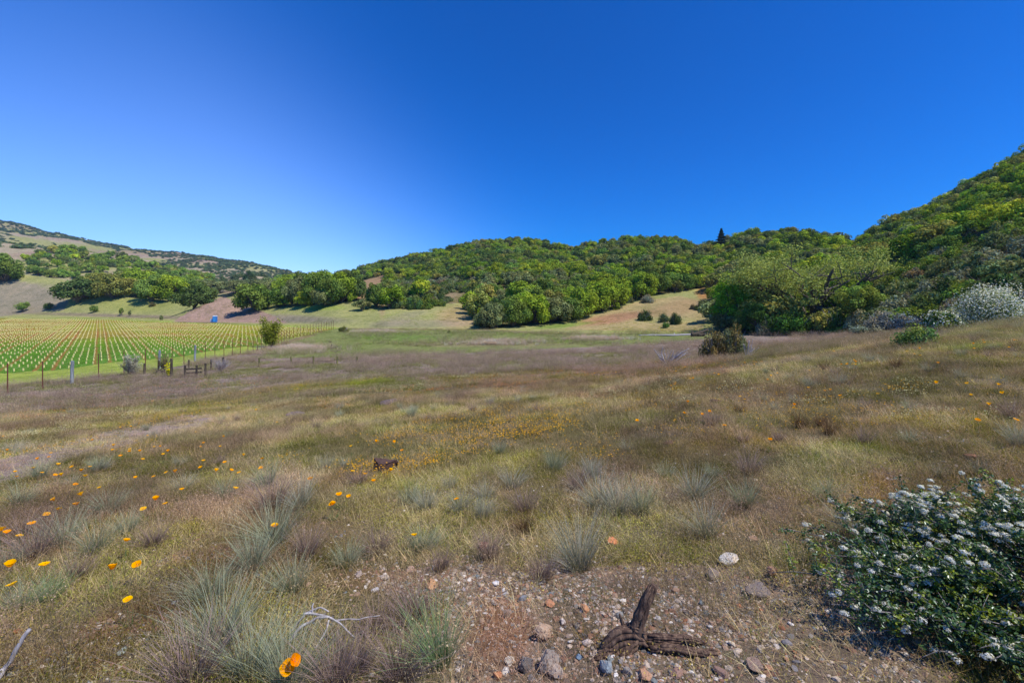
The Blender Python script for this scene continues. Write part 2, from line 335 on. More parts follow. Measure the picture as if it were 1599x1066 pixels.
# ------------------------------------------------------------ mesh helpers
def nmesh(name, V, Fq, mats=None, shade=None, midx=None, smooth=False):
    me = bpy.data.meshes.new(name); V = np.asarray(V, np.float32); Fq = np.asarray(Fq)
    k = Fq.shape[1]
    me.vertices.add(len(V)); me.vertices.foreach_set('co', V.ravel())
    me.loops.add(Fq.size); me.loops.foreach_set('vertex_index', Fq.ravel().astype(np.int32))
    me.polygons.add(len(Fq)); me.polygons.foreach_set('loop_start', (np.arange(len(Fq))*k).astype(np.int32))
    me.polygons.foreach_set('loop_total', np.full(len(Fq), k, np.int32))
    if midx is not None: me.polygons.foreach_set('material_index', np.asarray(midx, np.int32))
    me.polygons.foreach_set('use_smooth', np.full(len(Fq), smooth))
    me.update(calc_edges=True)
    if shade is not None:
        a = me.color_attributes.new('shade', 'FLOAT_COLOR', 'POINT'); sh = np.ones((len(V), 4), np.float32); sh[:, :3] = shade
        a.data.foreach_set('color', sh.ravel())
    for m in (mats or []): me.materials.append(m)
    return me
def link(name, me, parent=None, loc=None):
    o = bpy.data.objects.new(name, me); COL.objects.link(o)
    if parent is not None: o.parent = parent
    if loc is not None: o.location = loc
    return o
def tag(o, label=None, cat=None, group=None, kind=None):
    if label: o['label'] = label
    if cat: o['category'] = cat
    if group: o['group'] = group
    if kind: o['kind'] = kind
    return o
class MB:
    """collects vertex/quad blocks into one mesh"""
    def __init__(s): s.V = []; s.Q = []; s.S = []; s.M = []; s.n = 0
    def add(s, V, Q, shade=None, mi=0):
        V = np.asarray(V, float).reshape(-1, 3); Q = np.asarray(Q, int)
        if Q.shape[1] == 3: Q = np.concatenate([Q, Q[:, 2:3]], 1)
        s.V.append(V); s.Q.append(Q+s.n); s.n += len(V)
        sh = np.ones((len(V), 3)); 
        if shade is not None: sh[:] = shade
        s.S.append(sh); s.M.append(np.full(len(Q), mi)); return s
    def mesh(s, name, mats, smooth=False):
        V = np.concatenate(s.V); Q = np.concatenate(s.Q); S_ = np.concatenate(s.S); Mi = np.concatenate(s.M)
        tri = Q[:, 2] == Q[:, 3]
        me = bpy.data.meshes.new(name); me.vertices.add(len(V)); me.vertices.foreach_set('co', V.astype(np.float32).ravel())
        cnt = np.where(tri, 3, 4).astype(np.int32); st = np.concatenate([[0], np.cumsum(cnt)[:-1]]).astype(np.int32)
        mask = np.ones(Q.shape, bool); mask[tri, 3] = False; loops = Q[mask].astype(np.int32)
        me.loops.add(len(loops)); me.loops.foreach_set('vertex_index', loops)
        me.polygons.add(len(Q)); me.polygons.foreach_set('loop_start', st); me.polygons.foreach_set('loop_total', cnt)
        me.polygons.foreach_set('material_index', Mi.astype(np.int32)); me.polygons.foreach_set('use_smooth', np.full(len(Q), smooth))
        me.update(calc_edges=True)
        a = me.color_attributes.new('shade', 'FLOAT_COLOR', 'POINT'); sh = np.ones((len(V), 4), np.float32); sh[:, :3] = S_
        a.data.foreach_set('color', sh.ravel())
        for m in mats: me.materials.append(m)
        return me
def tube(pts, rad, n=6, rough=0.0, rg=None):
    """tapered tube through pts; returns verts, quads (closed ends)"""
    P = np.asarray(pts, float); R = np.asarray(rad, float)*np.ones(len(P)); T = np.gradient(P, axis=0); T /= np.linalg.norm(T, axis=1)[:, None]+1e-9
    a = np.array([0.13, 0.21, 0.97]) if abs(T[0][2]) < .9 else np.array([1., .1, 0])
    V = []
    for i in range(len(P)):
        x = np.cross(a, T[i]); x /= np.linalg.norm(x)+1e-9; y = np.cross(T[i], x); a = np.cross(x, T[i])*-1 if False else a
        an = np.arange(n)/n*2*math.pi; r = R[i]*(1+(rg.uniform(-rough, rough, n) if rough else 0))
        V.append(P[i]+(np.cos(an)*r)[:, None]*x+(np.sin(an)*r)[:, None]*y)
    V = np.concatenate(V); Q = []
    for i in range(len(P)-1):
        for j in range(n): Q.append((i*n+j, i*n+(j+1) % n, (i+1)*n+(j+1) % n, (i+1)*n+j))
    b = len(V); V = np.concatenate([V, P[:1], P[-1:]]); e = (len(P)-1)*n
    for j in range(n): Q.append((b, (j+1) % n, j, j)); Q.append((b+1, e+j, e+(j+1) % n, e+(j+1) % n))
    return V, np.array(Q)
def wpath(a, b, k, wob, rg):
    a = np.array(a, float); b = np.array(b, float); t = np.linspace(0, 1, k)[:, None]
    w = rg.normal(0, wob, (k, 3)); w[0] = 0; w = np.cumsum(w, 0)*.6; return a+(b-a)*t+w-w[-1]*t*0.5
def box(cx, cy, cz, sx, sy, sz):
    v = np.array([(x, y, z) for z in (-1, 1) for x, y in ((-1, -1), (1, -1), (1, 1), (-1, 1))], float)*np.array([sx, sy, sz])/2+np.array([cx, cy, cz])
    return v, np.array([(0, 3, 2, 1), (4, 5, 6, 7), (0, 1, 5, 4), (1, 2, 6, 5), (2, 3, 7, 6), (3, 0, 4, 7)])
def blades(n, R, L, Lv, w, lean, curve, rg, segs=3, cA=None, cB=None, base=.55):
    """n tapering grass blades rooted within radius R"""
    th = rg.uniform(0, 2*math.pi, n); rr = R*np.sqrt(rg.random(n)); px = rr*np.cos(th); py = rr*np.sin(th)
    az = th+rg.normal(0, 1.0, n) if R > 0 else th; le = L*(1+rg.uniform(-Lv, Lv, n)); ln = np.abs(rg.normal(lean, lean*.5, n)); cu = curve*rg.uniform(.3, 1.4, n)
    fa = rg.uniform(0, math.pi, n); V = np.zeros((n, 2*segs+1, 3)); x = np.zeros(n); z = np.zeros(n)
    for k in range(segs+1):
        wk = w*(1-(k/segs)**1.5)*(0.75+.5*rg.random(n)) if k < segs else 0
        cxp = px+x*np.cos(az); cyp = py+x*np.sin(az)
        if k < segs:
            V[:, 2*k] = np.stack([cxp-wk*np.cos(fa)/2, cyp-wk*np.sin(fa)/2, z], 1); V[:, 2*k+1] = np.stack([cxp+wk*np.cos(fa)/2, cyp+wk*np.sin(fa)/2, z], 1)
        else: V[:, 2*k] = np.stack([cxp, cyp, z], 1)
        ang = ln+cu*(k+.5)/segs; x = x+le/segs*np.sin(ang); z = z+le/segs*np.cos(ang)
    off = (np.arange(n)*(2*segs+1))[:, None]
    Q = []
    for k in range(segs-1): Q.append(off+np.array([2*k, 2*k+1, 2*k+3, 2*k+2]))
    Q.append(off+np.array([2*segs-2, 2*segs-1, 2*segs, 2*segs])); Q = np.concatenate(Q)
    m = rg.random(n)[:, None]; cA = np.array(cA if cA is not None else (1, 1, 1)); cB = np.array(cB if cB is not None else (1, 1, 1))
    c = (cA*(1-m)+cB*m)*rg.uniform(.7, 1.3, n)[:, None]
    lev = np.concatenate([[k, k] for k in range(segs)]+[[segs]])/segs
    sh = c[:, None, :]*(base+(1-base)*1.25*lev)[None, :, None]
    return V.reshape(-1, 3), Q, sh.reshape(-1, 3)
def quads(P, Nn, size, rg, asp=1.0, color=None, bend=0):
    """random leaf-like diamonds at P with normals Nn"""
    n = len(P); a = rg.normal(size=(n, 3)); Nn = Nn/(np.linalg.norm(Nn, axis=1)[:, None]+1e-9)
    x = np.cross(Nn, a); x /= np.linalg.norm(x, axis=1)[:, None]+1e-9; y = np.cross(Nn, x)
    s = (size*rg.uniform(.6, 1.4, n))[:, None]
    V = np.stack([P-x*s, P-y*s*asp*.6+Nn*s*bend, P+x*s, P+y*s*asp*.6+Nn*s*bend], 1)
    Q = (np.arange(n)*4)[:, None]+np.arange(4); c = np.ones((n, 3)) if color is None else color
    return V.reshape(-1, 3), Q, np.repeat(c, 4, 0)
def icos(sub):
    import bmesh
    bm = bmesh.new(); bmesh.ops.create_icosphere(bm, subdivisions=sub, radius=1); V = np.array([v.co[:] for v in bm.verts]); T = np.array([[v.index for v in f.verts] for f in bm.faces]); bm.free(); return V, T
IC = {k: icos(k) for k in (1, 2, 3, 4)}
def rockmesh(name, sub, sh, ang, rg, mats):
    V, T = IC[sub]; V = V.copy(); 
    for _ in range(9):                                   # chip flat facets off
        d = rg.normal(size=3); d /= np.linalg.norm(d); h = rg.uniform(.55, .85); k = V@d; m = k > h; V[m] -= ((k[m]-h)*ang)[:, None]*d
    f = rg.normal(size=(6, 3))*2.5; ph = rg.uniform(0, 6, 6); n = sum(np.sin(V@f[i]+ph[i]) for i in range(6))/6
    V *= (1+.16*n)[:, None]; 
    if sub >= 3: V *= (1+.03*rg.normal(size=len(V)))[:, None]
    V *= np.array(sh); me = nmesh(name, V, T, mats, shade=np.ones((len(V), 3)), smooth=False); return me
# ------------------------------------------------------------ ground sheet
cols = np.concatenate([np.linspace(-6, -1.35, 45)[:-1], np.linspace(-1.35, 1.35, 760), np.linspace(1.35, 6, 45)[1:]])
rows = np.concatenate([np.linspace(-60, -2, 14), np.linspace(-1.5, .9, 12), np.exp(np.linspace(math.log(1.0), math.log(4), 250)), np.exp(np.linspace(math.log(4), math.log(60), 230))[1:], np.exp(np.linspace(math.log(60), math.log(600), 260))[1:], np.exp(np.linspace(math.log(600), math.log(1700), 50))[1:]])
wv = np.sqrt((rows+1)**2+4.0)*1.0
_c = cols[None, :]; _w = wv[:, None]; GX = np.sign(_c)*(np.minimum(np.abs(_c), 1.35)*_w+np.maximum(np.abs(_c)-1.35, 0)*np.minimum(_w, 120)); GYY = np.repeat(rows[:, None], len(cols), 1); GZ = H(GX, GYY)
GC = gcolor(GX, GYY, GZ)
R_, C_ = GX.shape; ii = np.arange(R_*C_).reshape(R_, C_)
Qs = np.stack([ii[:-1, :-1], ii[:-1, 1:], ii[1:, 1:], ii[1:, :-1]], -1).reshape(-1, 4)
gm = nmesh('ground', np.stack([GX, GYY, GZ], -1).reshape(-1, 3), Qs, None, shade=GC.reshape(-1, 3), smooth=True)
m, nt, o = mat('meadow_soil')
tcn = nt.nodes.new('ShaderNodeTexCoord'); pos = tcn.outputs['Object']
c = attr(nt, 'shade').outputs['Color']
nf = noise(nt, 55, 8, .75, pos); nm_ = noise(nt, 6, 8, .7, pos); nl = noise(nt, .9, 8, .7, pos); nh = noise(nt, .12, 9, .75, pos)
c = mixc(nt, 'MULTIPLY', 1.0, c, ramp(nt, nh.outputs[0], [(.32, (.70, .74, .66)), (.5, (1., 1., 1.)), (.68, (1.2, 1.14, 1.12))]))
c = mixc(nt, 'MULTIPLY', 1.0, c, ramp(nt, nf.outputs[0], [(.3, (.42, .38, .35)), (.5, (.95, .93, .9)), (.72, (1.55, 1.5, 1.45))]))
c = mixc(nt, 'MULTIPLY', 1.0, c, ramp(nt, nm_.outputs[0], [(.3, (.62, .66, .6)), (.52, (1., 1., 1.)), (.7, (1.25, 1.2, 1.2))]))
c = mixc(nt, 'MULTIPLY', 1.0, c, ramp(nt, nl.outputs[0], [(.3, (.66, .72, .6)), (.5, (1., 1., 1.)), (.7, (1.25, 1.18, 1.2))]))
b = nt.nodes.new('ShaderNodeBsdfDiffuse'); nt.links.new(c, b.inputs[0])
bp = nt.nodes.new('ShaderNodeBump'); bp.inputs['Strength'].default_value = .8; bp.inputs['Distance'].default_value = .02
nt.links.new(nf.outputs[0], bp.inputs['Height']); nt.links.new(bp.outputs[0], b.inputs['Normal']); nt.links.new(b.outputs[0], o.inputs[0])
gm.materials.append(m); tag(link('ground', gm), kind='structure')
# ------------------------------------------------------------ scattering of uncountable stuff
def scatter(name, P, rotz, scl, tint, idx, protos, label, cat, tilt=None):
    pc = bpy.data.collections.new(name+'_kinds')
    for i, me in enumerate(protos): pc.objects.link(bpy.data.objects.new('%s_kind_%02d' % (name, i), me))
    me = bpy.data.meshes.new(name); me.vertices.add(len(P)); me.vertices.foreach_set('co', np.asarray(P, np.float32).ravel())
    a = me.attributes.new('rot', 'FLOAT_VECTOR', 'POINT'); r = np.zeros((len(P), 3), np.float32); r[:, 2] = rotz
    if tilt is not None: r[:, :2] = tilt
    a.data.foreach_set('vector', r.ravel())
    a = me.attributes.new('scl', 'FLOAT_VECTOR', 'POINT'); sv = np.asarray(scl, np.float32); sv = np.repeat(sv[:, None], 3, 1) if sv.ndim == 1 else sv
    a.data.foreach_set('vector', np.ascontiguousarray(sv).ravel())
    a = me.attributes.new('tint', 'FLOAT_COLOR', 'POINT'); t = np.ones((len(P), 4), np.float32); t[:, :3] = tint; a.data.foreach_set('color', t.ravel())
    a = me.attributes.new('idx', 'INT', 'POINT'); a.data.foreach_set('value', np.asarray(idx, np.int32))
    me.update(); ob = link(name, me); tag(ob, label, cat, kind='stuff')
    g = bpy.data.node_groups.new(name, 'GeometryNodeTree')
    g.interface.new_socket('Geometry', in_out='INPUT', socket_type='NodeSocketGeometry'); g.interface.new_socket('Geometry', in_out='OUTPUT', socket_type='NodeSocketGeometry')
    N = g.nodes; gi = N.new('NodeGroupInput'); go = N.new('NodeGroupOutput'); ip = N.new('GeometryNodeInstanceOnPoints')
    ci = N.new('GeometryNodeCollectionInfo'); ci.inputs[0].default_value = pc; ci.inputs['Separate Children'].default_value = True; ci.inputs['Reset Children'].default_value = True
    def na(n, t):
        x = N.new('GeometryNodeInputNamedAttribute'); x.data_type = t; x.inputs[0].default_value = n
        return [s for s in x.outputs if s.enabled and s.name == 'Attribute'][0]
    mp = N.new('GeometryNodeMeshToPoints'); g.links.new(gi.outputs[0], mp.inputs[0])
    g.links.new(mp.outputs[0], ip.inputs['Points']); g.links.new(ci.outputs[0], ip.inputs['Instance']); ip.inputs['Pick Instance'].default_value = True
    g.links.new(na('idx', 'INT'), ip.inputs['Instance Index'])
    er = N.new('FunctionNodeEulerToRotation'); g.links.new(na('rot', 'FLOAT_VECTOR'), er.inputs[0]); g.links.new(er.outputs[0], ip.inputs['Rotation'])
    g.links.new(na('scl', 'FLOAT_VECTOR'), ip.inputs['Scale']); g.links.new(ip.outputs[0], go.inputs[0])
    md = ob.modifiers.new('scatter', 'NODES'); md.node_group = g; return ob
def area(n, y0, y1, u0=-120, u1=1720):
    Y = np.sqrt(rng.uniform(y0*y0, y1*y1, n)); u = rng.uniform(u0, u1, n); X = (u-CX)/F*Y; return X, Y
def pts(X, Y, dz=0): z = H(X, Y); return np.stack([X, Y, z+dz], 1)
def near(P, Q, r):
    """True where a point of P is within r of any row of Q"""
    m = np.zeros(len(P), bool)
    for q in Q: m |= (P[:, 0]-q[0])**2+(P[:, 1]-q[1])**2 < (q[2] if len(q) > 2 else r)**2
    return m
REG = []                                             # (object, phrase, u, v, family) for things named by what they stand beside
def reg(o, phrase, u, v, fam): REG.append((o, phrase, u, v, fam)); return o
# ------------------------------------------------------------ wild grasses, herbs, gravel (stuff)
def gproto(fn, n, mats, nm):
    out = []
    for i in range(n):
        b = MB(); fn(b, np.random.default_rng(100+i+len(nm)*7)); out.append(b.mesh(nm, mats))
    return out
def p_green(b, r):
    b.add(*blades(46, .13, .075, .5, .0032, .55, .5, r, 3, (.75, 1.0, .55), (1.15, 1.1, .8)))
    n = 50; P = np.stack([r.normal(0, .08, n), r.normal(0, .08, n), r.uniform(.005, .04, n)], 1); N = r.normal(size=(n, 3))*.9+[0, 0, 1]
    b.add(*quads(P, N, .0042, r, 1.0, r.uniform(.5, 1.2, (n, 1))*np.array([[.95, 1.0, .6]])))
def p_dry(b, r):
    V, Q, S_ = blades(30, .12, .19, .4, .0022, .25, .35, r, 3, (1.1, .95, .95), (.8, .68, .62)); b.add(V, Q, S_)
    tips = V.reshape(30, -1, 3)[:, -1]; P = np.repeat(tips, 4, 0)+r.normal(0, .007, (120, 3))-np.array([0, 0, .01])
    b.add(*quads(P, r.normal(size=(120, 3)), .0034, r, 2.2, r.uniform(.6, 1.15, (120, 1))*np.array([[.92, .8, .8]])))
def p_straw(b, r):
    b.add(*blades(34, .16, .13, .5, .0024, 1.25, .3, r, 2, (1.35, 1.2, 1.0), (.6, .5, .42)))
def p_herb(b, r):
    n = 150; P = np.stack([r.normal(0, .07, n), r.normal(0, .07, n), r.uniform(.0, .04, n)], 1); N = r.normal(size=(n, 3))*1.0+[0, 0, .8]
    b.add(*quads(P, N, .0042, r, 1.0, r.uniform(.5, 1.4, (n, 1))*np.array([[1.05, 1.0, .65]])))
    b.add(*blades(14, .07, .05, .5, .003, .7, .5, r, 2, (.9, 1, .5), (1.1, .8, .6)))
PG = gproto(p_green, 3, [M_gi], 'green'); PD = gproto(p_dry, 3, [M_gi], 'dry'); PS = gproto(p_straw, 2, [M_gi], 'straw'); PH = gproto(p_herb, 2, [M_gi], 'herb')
BAREC = (id(GRAV), id(SOIL), id(PATH), id(RED))
def bareness(X, Y, z):
    u, v = uv(X, Y, z); n1 = fbm(X*1.5, Y*1.5, 3); amp = 130; u = u+(n1-.5)*amp; v = v+(fbm(X*2.3+8, Y*2.3, 3)-.5)*amp*.6; m = np.zeros(u.shape)
    u0, v0 = uv(X, Y, z)
    for sh, colr, a in STROKES:
        if id(colr) not in BAREC or (sh[0] == 'e' and sh[2] < 600): continue
        if colr is PATH:
            k = inpoly(u0+(n1-.5)*20, v0+(n1-.5)*9, sh).astype(float) if sh[0] != 'e' else 0*u; m = np.maximum(m, k*.82); continue
        if sh[0] == 'e':
            _, cx, cy, rx, ry, rot = sh; ca, sa = math.cos(rot), math.sin(rot); dx = u-cx; dy = v-cy
            k = 1-sstep(np.sqrt(((dx*ca+dy*sa)/rx)**2+((-dx*sa+dy*ca)/ry)**2), .5, 1.1)
        else: k = inpoly(u, v, sh).astype(float)
        m = np.maximum(m, k*min(1, a*1.1))
    return m
def cover(name, n, y0, y1, protos, tintf, size, label, cat, keep=.06, clump=None, vine=False):
    n = int(n*(1.25 if y0 < 10 else 1)); X, Y = area(n, y0, y1, *((-320, 1960) if y0 < 10 else (-160, 1760))); z = H(X, Y); k = rng.random(n) > bareness(X, Y, z)*(1-keep)
    if clump: k &= rng.random(n) < sstep(fbm(X*clump[0], Y*clump[0], 3), clump[1], clump[2])
    u, v = uv(X, Y, z)
    if not vine: k &= (vine_mask(X, Y) < .5) & ~((strip_mask(X, Y) > .5))
    X, Y, z = X[k], Y[k], z[k]; c = gcolor(X, Y, z); t = tintf(c, X, Y); t = t*rng.uniform(.7, 1.35, (len(X), 1))*patch(X, Y)
    sc = size*rng.uniform(.65, 1.4, len(X))*(1+np.clip((Y-6)/32, 0, 1.3))
    return np.stack([X, Y, z-.005], 1), rng.uniform(0, 6.28, len(X)), sc, t, rng.integers(0, len(protos), len(X))
def allcover(name, specs, protos, label, cat):
    parts = [cover(name, *s, label='', cat='') for s in specs]
    P, r, s, t, i = [np.concatenate(x) for x in zip(*parts)]
    scatter(name, P, r, s, np.clip(t, 0, 1), i, protos, label, cat)
g_t = lambda c, X, Y: c*np.array([1.02, 1.12, .76])*1.6
d_t = lambda c, X, Y: (c*.5+sk(148, 139, 120)*.5)*1.95
s_t = lambda c, X, Y: (c*.4+sk(188, 172, 148)*.6)*1.75
def patch(X, Y):
    a = sstep(fbm(X*1.5+11, Y*1.2, 3), .34, .64); b = sstep(fbm(X*.45+71, Y*.35+9, 3), .36, .62); h = sstep(fbm(X*1.1+3, Y*.9+55, 3), .4, .62)[:, None]
    q = (np.array([[1.08, .99, 1.0]])*(1-h)+np.array([[.96, 1.03, .86]])*h)*((.66+.6*a)*(.86+.28*b))[:, None]; k = (.85*sstep(Y, 16, 42))[:, None]
    return q*(1-k)+k
def spec(n, y0, y1, pr, tf, sz, **k): return (n, y0, y1, pr, tf, sz, k.get('keep', .06), k.get('clump'))
def cover2(name, lst, protos, label, cat):
    parts = [cover(name, n, y0, y1, pr, tf, sz, '', '', kp, cl) for (n, y0, y1, pr, tf, sz, kp, cl) in lst]
    P, r, s, t, i = [np.concatenate(x) for x in zip(*parts)]
    scatter(name, P, r, s, np.clip(t, 0, 1), i, protos, label, cat)
cover2('green_grass', [spec(2500, 1.2, 6, PG, g_t, .8, keep=.2, clump=(1.6, .3, .6)), spec(14000, 6, 20, PG, g_t, .85, clump=(.8, .34, .62)), spec(26000, 20, 60, PG, g_t, 1.3, clump=(.3, .26, .6)),
       spec(9000, 60, 112, PG, g_t, 1.6, clump=(.1, .3, .7)), spec(16000, 100, 200, PG, g_t, 1.6, clump=(.06, .35, .65))], PG, 'short green grass spread through the meadow', 'grass')
cover2('dry_grass', [spec(3400, 1.2, 6, PD, d_t, .68, keep=.38, clump=(1.1, .4, .62)), spec(14000, 6, 20, PD, d_t, .75, clump=(.5, .38, .62)), spec(24000, 20, 66, PD, d_t, 1.15, clump=(.2, .3, .56)),
       spec(11000, 62, 105, PD, d_t, 1.5, clump=(.1, .3, .6))], PD, 'dry mauve-brown annual grass with fine seed heads', 'grass')
cover2('straw_litter', [spec(8000, 1.2, 6, PS, s_t, .8, keep=.6), spec(22000, 6, 20, PS, s_t, 1.1)], PS, 'bleached straw lying between the living grass', 'straw')
cover2('low_herbs', [spec(3600, 1.2, 6, PH, g_t, 1.0, keep=.12, clump=(2.1, .3, .6)), spec(15000, 6, 22, PH, g_t, 1.3, clump=(.9, .3, .6))], PH, 'low leafy herbs and moss hugging the soil', 'ground cover')
Xv, Yv = area(60000, 45, 112, -60, 560); kv = vine_mask(Xv, Yv) > .5; Xv, Yv = Xv[kv], Yv[kv]; Zv = H(Xv, Yv); cv_ = gcolor(Xv, Yv, Zv); gr = (cv_[:, 1] > cv_[:, 0]*.95) & (rng.random(len(Xv)) < .75); Xv, Yv, Zv, cv_ = Xv[gr], Yv[gr], Zv[gr], cv_[gr]
scatter('cover_crop', np.stack([Xv, Yv, Zv-.01], 1), rng.uniform(0, 6, len(Xv)), rng.uniform(1.0, 2.4, len(Xv)), cv_*np.array([1, 1.05, .8])*rng.uniform(1.1, 2.3, (len(Xv), 1)), rng.integers(0, 3, len(Xv)), PG, 'lush green cover crop between the vineyard rows', 'grass')
# gravel
GP = [rockmesh('pebble', 1, (1, .8, .55), 1.0, np.random.default_rng(i), [M_stone_i]) for i in range(5)]
STC = np.array([sk(186, 170, 152), sk(162, 134, 110), sk(130, 124, 116), sk(146, 108, 84), sk(108, 90, 76), sk(222, 214, 200), sk(122, 130, 128)])
X, Y = area(330000, 1.25, 5.5, 0, 1620); z = H(X, Y); bn = bareness(X, Y, z); u, v = uv(X, Y, z)
gpoly = [s_ for s_, c_, a_ in STROKES if c_ is GRAV][0]; k = rng.random(len(X)) < np.where(inpoly(u+(fbm(X*2, Y*2, 2)-.5)*60, v, gpoly), .25+.75*sstep(fbm(X*3, Y*3, 3), .3, .55), .05+.35*bn)
P = pts(X[k], Y[k], -.001); n = len(P); s = np.clip(.0058*np.exp(rng.normal(0, .62, n)), .0022, .026)
scatter('gravel', P, rng.uniform(0, 6.28, n), np.stack([s, s, s], 1), STC[rng.choice(7, n, p=[.24, .24, .16, .16, .1, .05, .05])]*rng.uniform(.7, 1.15, (n, 1)), rng.integers(0, 5, n), GP,
        'small mixed gravel and chips on bare soil', 'gravel', tilt=rng.uniform(-.5, .5, (n, 2)))
# tiny wildflowers
def p_tiny(b, r, h=.07):
    for k in range(4):
        px, py = r.normal(0, .06, 2); hh = h*r.uniform(.6, 1.3)
        an = np.arange(6)/6*6.283; V = np.stack([px+.007*np.cos(an), py+.007*np.sin(an), hh+.002*np.cos(3*an)], 1); V = np.concatenate([V, [[px, py, hh+.003]]])
        b.add(V, [(i, (i+1) % 6, 6) for i in range(6)], np.full((7, 3), r.uniform(.8, 1.1)), 0)
    b.add(*blades(8, .05, h, .2, .0016, .1, .1, r, 2, (.2, .3, .12), (.3, .36, .12)), 1)
M_fl_st = leafmat('flower_stalk', (.28, .32, .12), .2)
PT = []
for i in range(3): b = MB(); p_tiny(b, np.random.default_rng(60+i)); PT.append(b.mesh('tiny_flowers', [M_flwi, M_fl_st]))
PT = [p for p in PT]
def flowers(name, lst, label, cat):
    Ps, Ts, Ss = [], [], []
    for (cx, cy, rx, ry, rot, n, c) in lst:
        a = rng.uniform(0, 6.28, n); r = np.sqrt(rng.random(n)); du = r*np.cos(a)*rx; dv = r*np.sin(a)*ry; ca, sa = math.cos(rot), math.sin(rot)
        uu = cx+du*ca-dv*sa; vv = cy+du*sa+dv*ca
        Yt = np.interp(vv, *GPV[int(np.clip(round((cx+160)/60), 0, len(GPV)-1))]) ; Xt = (uu-CX)/F*Yt
        keep = rng.random(n) < sstep(fbm(Xt*1.1+cx, Yt*.6, 4), .32, .74)*(.42 if c == YE else .8); Xt, Yt = Xt[keep], Yt[keep]
        Ps.append(pts(Xt, Yt, .01+.07*sstep(Yt, 8, 25))); Ts.append(np.tile(lin(c), (len(Xt), 1))*rng.uniform(.75, 1.1, (len(Xt), 1))); Ss.append(rng.uniform(.7, 1.5, len(Xt))*(1+np.clip((Yt-6)/30, 0, .9)))
    P = np.concatenate(Ps); n = len(P)
    scatter(name, P, rng.uniform(0, 6.28, n), np.concatenate(Ss), np.concatenate(Ts), rng.integers(0, 3, n), PT, label, cat)
GPV = []
for cx in np.arange(-160, 1800, 60):
    yy = np.exp(np.linspace(math.log(1.3), math.log(75), 500)); zz = H((cx-CX)/F*yy, yy); vv = np.minimum.accumulate(HV-F*zz/yy); GPV.append((vv[::-1]+np.arange(500)*1e-5, yy[::-1]))
YE, CR, OR = (244, 182, 24), (232, 226, 170), (250, 146, 24)
flowers('goldfields_flowers', [(680, 690, 260, 38, -.08, 3200, YE), (780, 665, 200, 26, -.05, 1500, YE), (620, 735, 90, 12, -.05, 400, YE), (90, 692, 160, 12, -.15, 900, YE), (330, 637, 180, 9, -.2, 1500, YE),
    (520, 603, 120, 6, -.1, 800, YE), (950, 640, 200, 14, 0, 500, YE), (1400, 640, 240, 26, 0, 500, YE), (1390, 612, 60, 4, 0, 250, YE), (240, 700, 90, 10, 0, 200, YE), (980, 700, 160, 20, 0, 300, YE), (1180, 640, 160, 20, 0, 250, YE)],
    'tiny yellow goldfields flowers in drifts through the meadow', 'wildflowers')
flowers('cream_flowers', [(230, 640, 230, 12, -.2, 1300, CR), (60, 618, 120, 12, -.05, 700, CR), (680, 603, 130, 9, -.06, 900, CR), (560, 612, 200, 7, -.1, 500, CR), (1000, 606, 110, 9, -.02, 500, CR), (1350, 620, 110, 9, 0, 500, CR),
    (1500, 650, 120, 22, 0, 220, CR), (430, 620, 100, 10, -.1, 300, CR), (1200, 600, 200, 20, 0, 200, CR)], 'tiny cream coloured flowers scattered in bands', 'wildflowers')
flowers('distant_orange_flowers', [(230, 622, 250, 14, -.12, 900, OR), (880, 588, 220, 12, -.06, 1500, OR), (1050, 580, 110, 12, 0, 500, OR), (700, 606, 160, 8, -.06, 400, OR), (1190, 545, 40, 3, 0, 140, (250, 150, 10)), (1320, 527, 60, 3, 0, 140, (250, 150, 10)), (560, 625, 150, 12, -.1, 200, OR)],
    'distant orange wildflowers as a faint haze in the meadow', 'wildflowers')
# valley floor reeds
PR = []
for i in range(2):
    b = MB(); b.add(*blades(60, .35, .75, .3, .016, .2, .35, np.random.default_rng(i), 2, (1, .95, .9), (.8, .72, .66))); PR.append(b.mesh('reed', [M_gi]))
Rl = []
for cu, cv, ru, rv, n in ((468, 546, 46, 5, 420), (932, 530, 44, 2.2, 380), (760, 538, 70, 1.5, 120), (590, 519, 34, 1.2, 60), (790, 534, 60, 1.5, 90)):
    a = rng.uniform(0, 6.28, n); r = np.abs(rng.normal(0, .62, n)); 
    for k in range(n):
        x, y, zz = gp(cu+ru*r[k]*math.cos(a[k]), cv+rv*r[k]*math.sin(a[k]), 20); Rl.append((x, y, zz))
Rl = np.array(Rl); n = len(Rl)
scatter('pale_reeds', Rl, rng.uniform(0, 6, n), rng.uniform(.4, 1.1, n), np.clip(sk(226, 206, 190)*1.35*rng.uniform(.7, 1.2, (n, 1)), 0, 1), rng.integers(0, 2, n), PR, 'pale dry reeds standing in patches on the green flat', 'reeds')
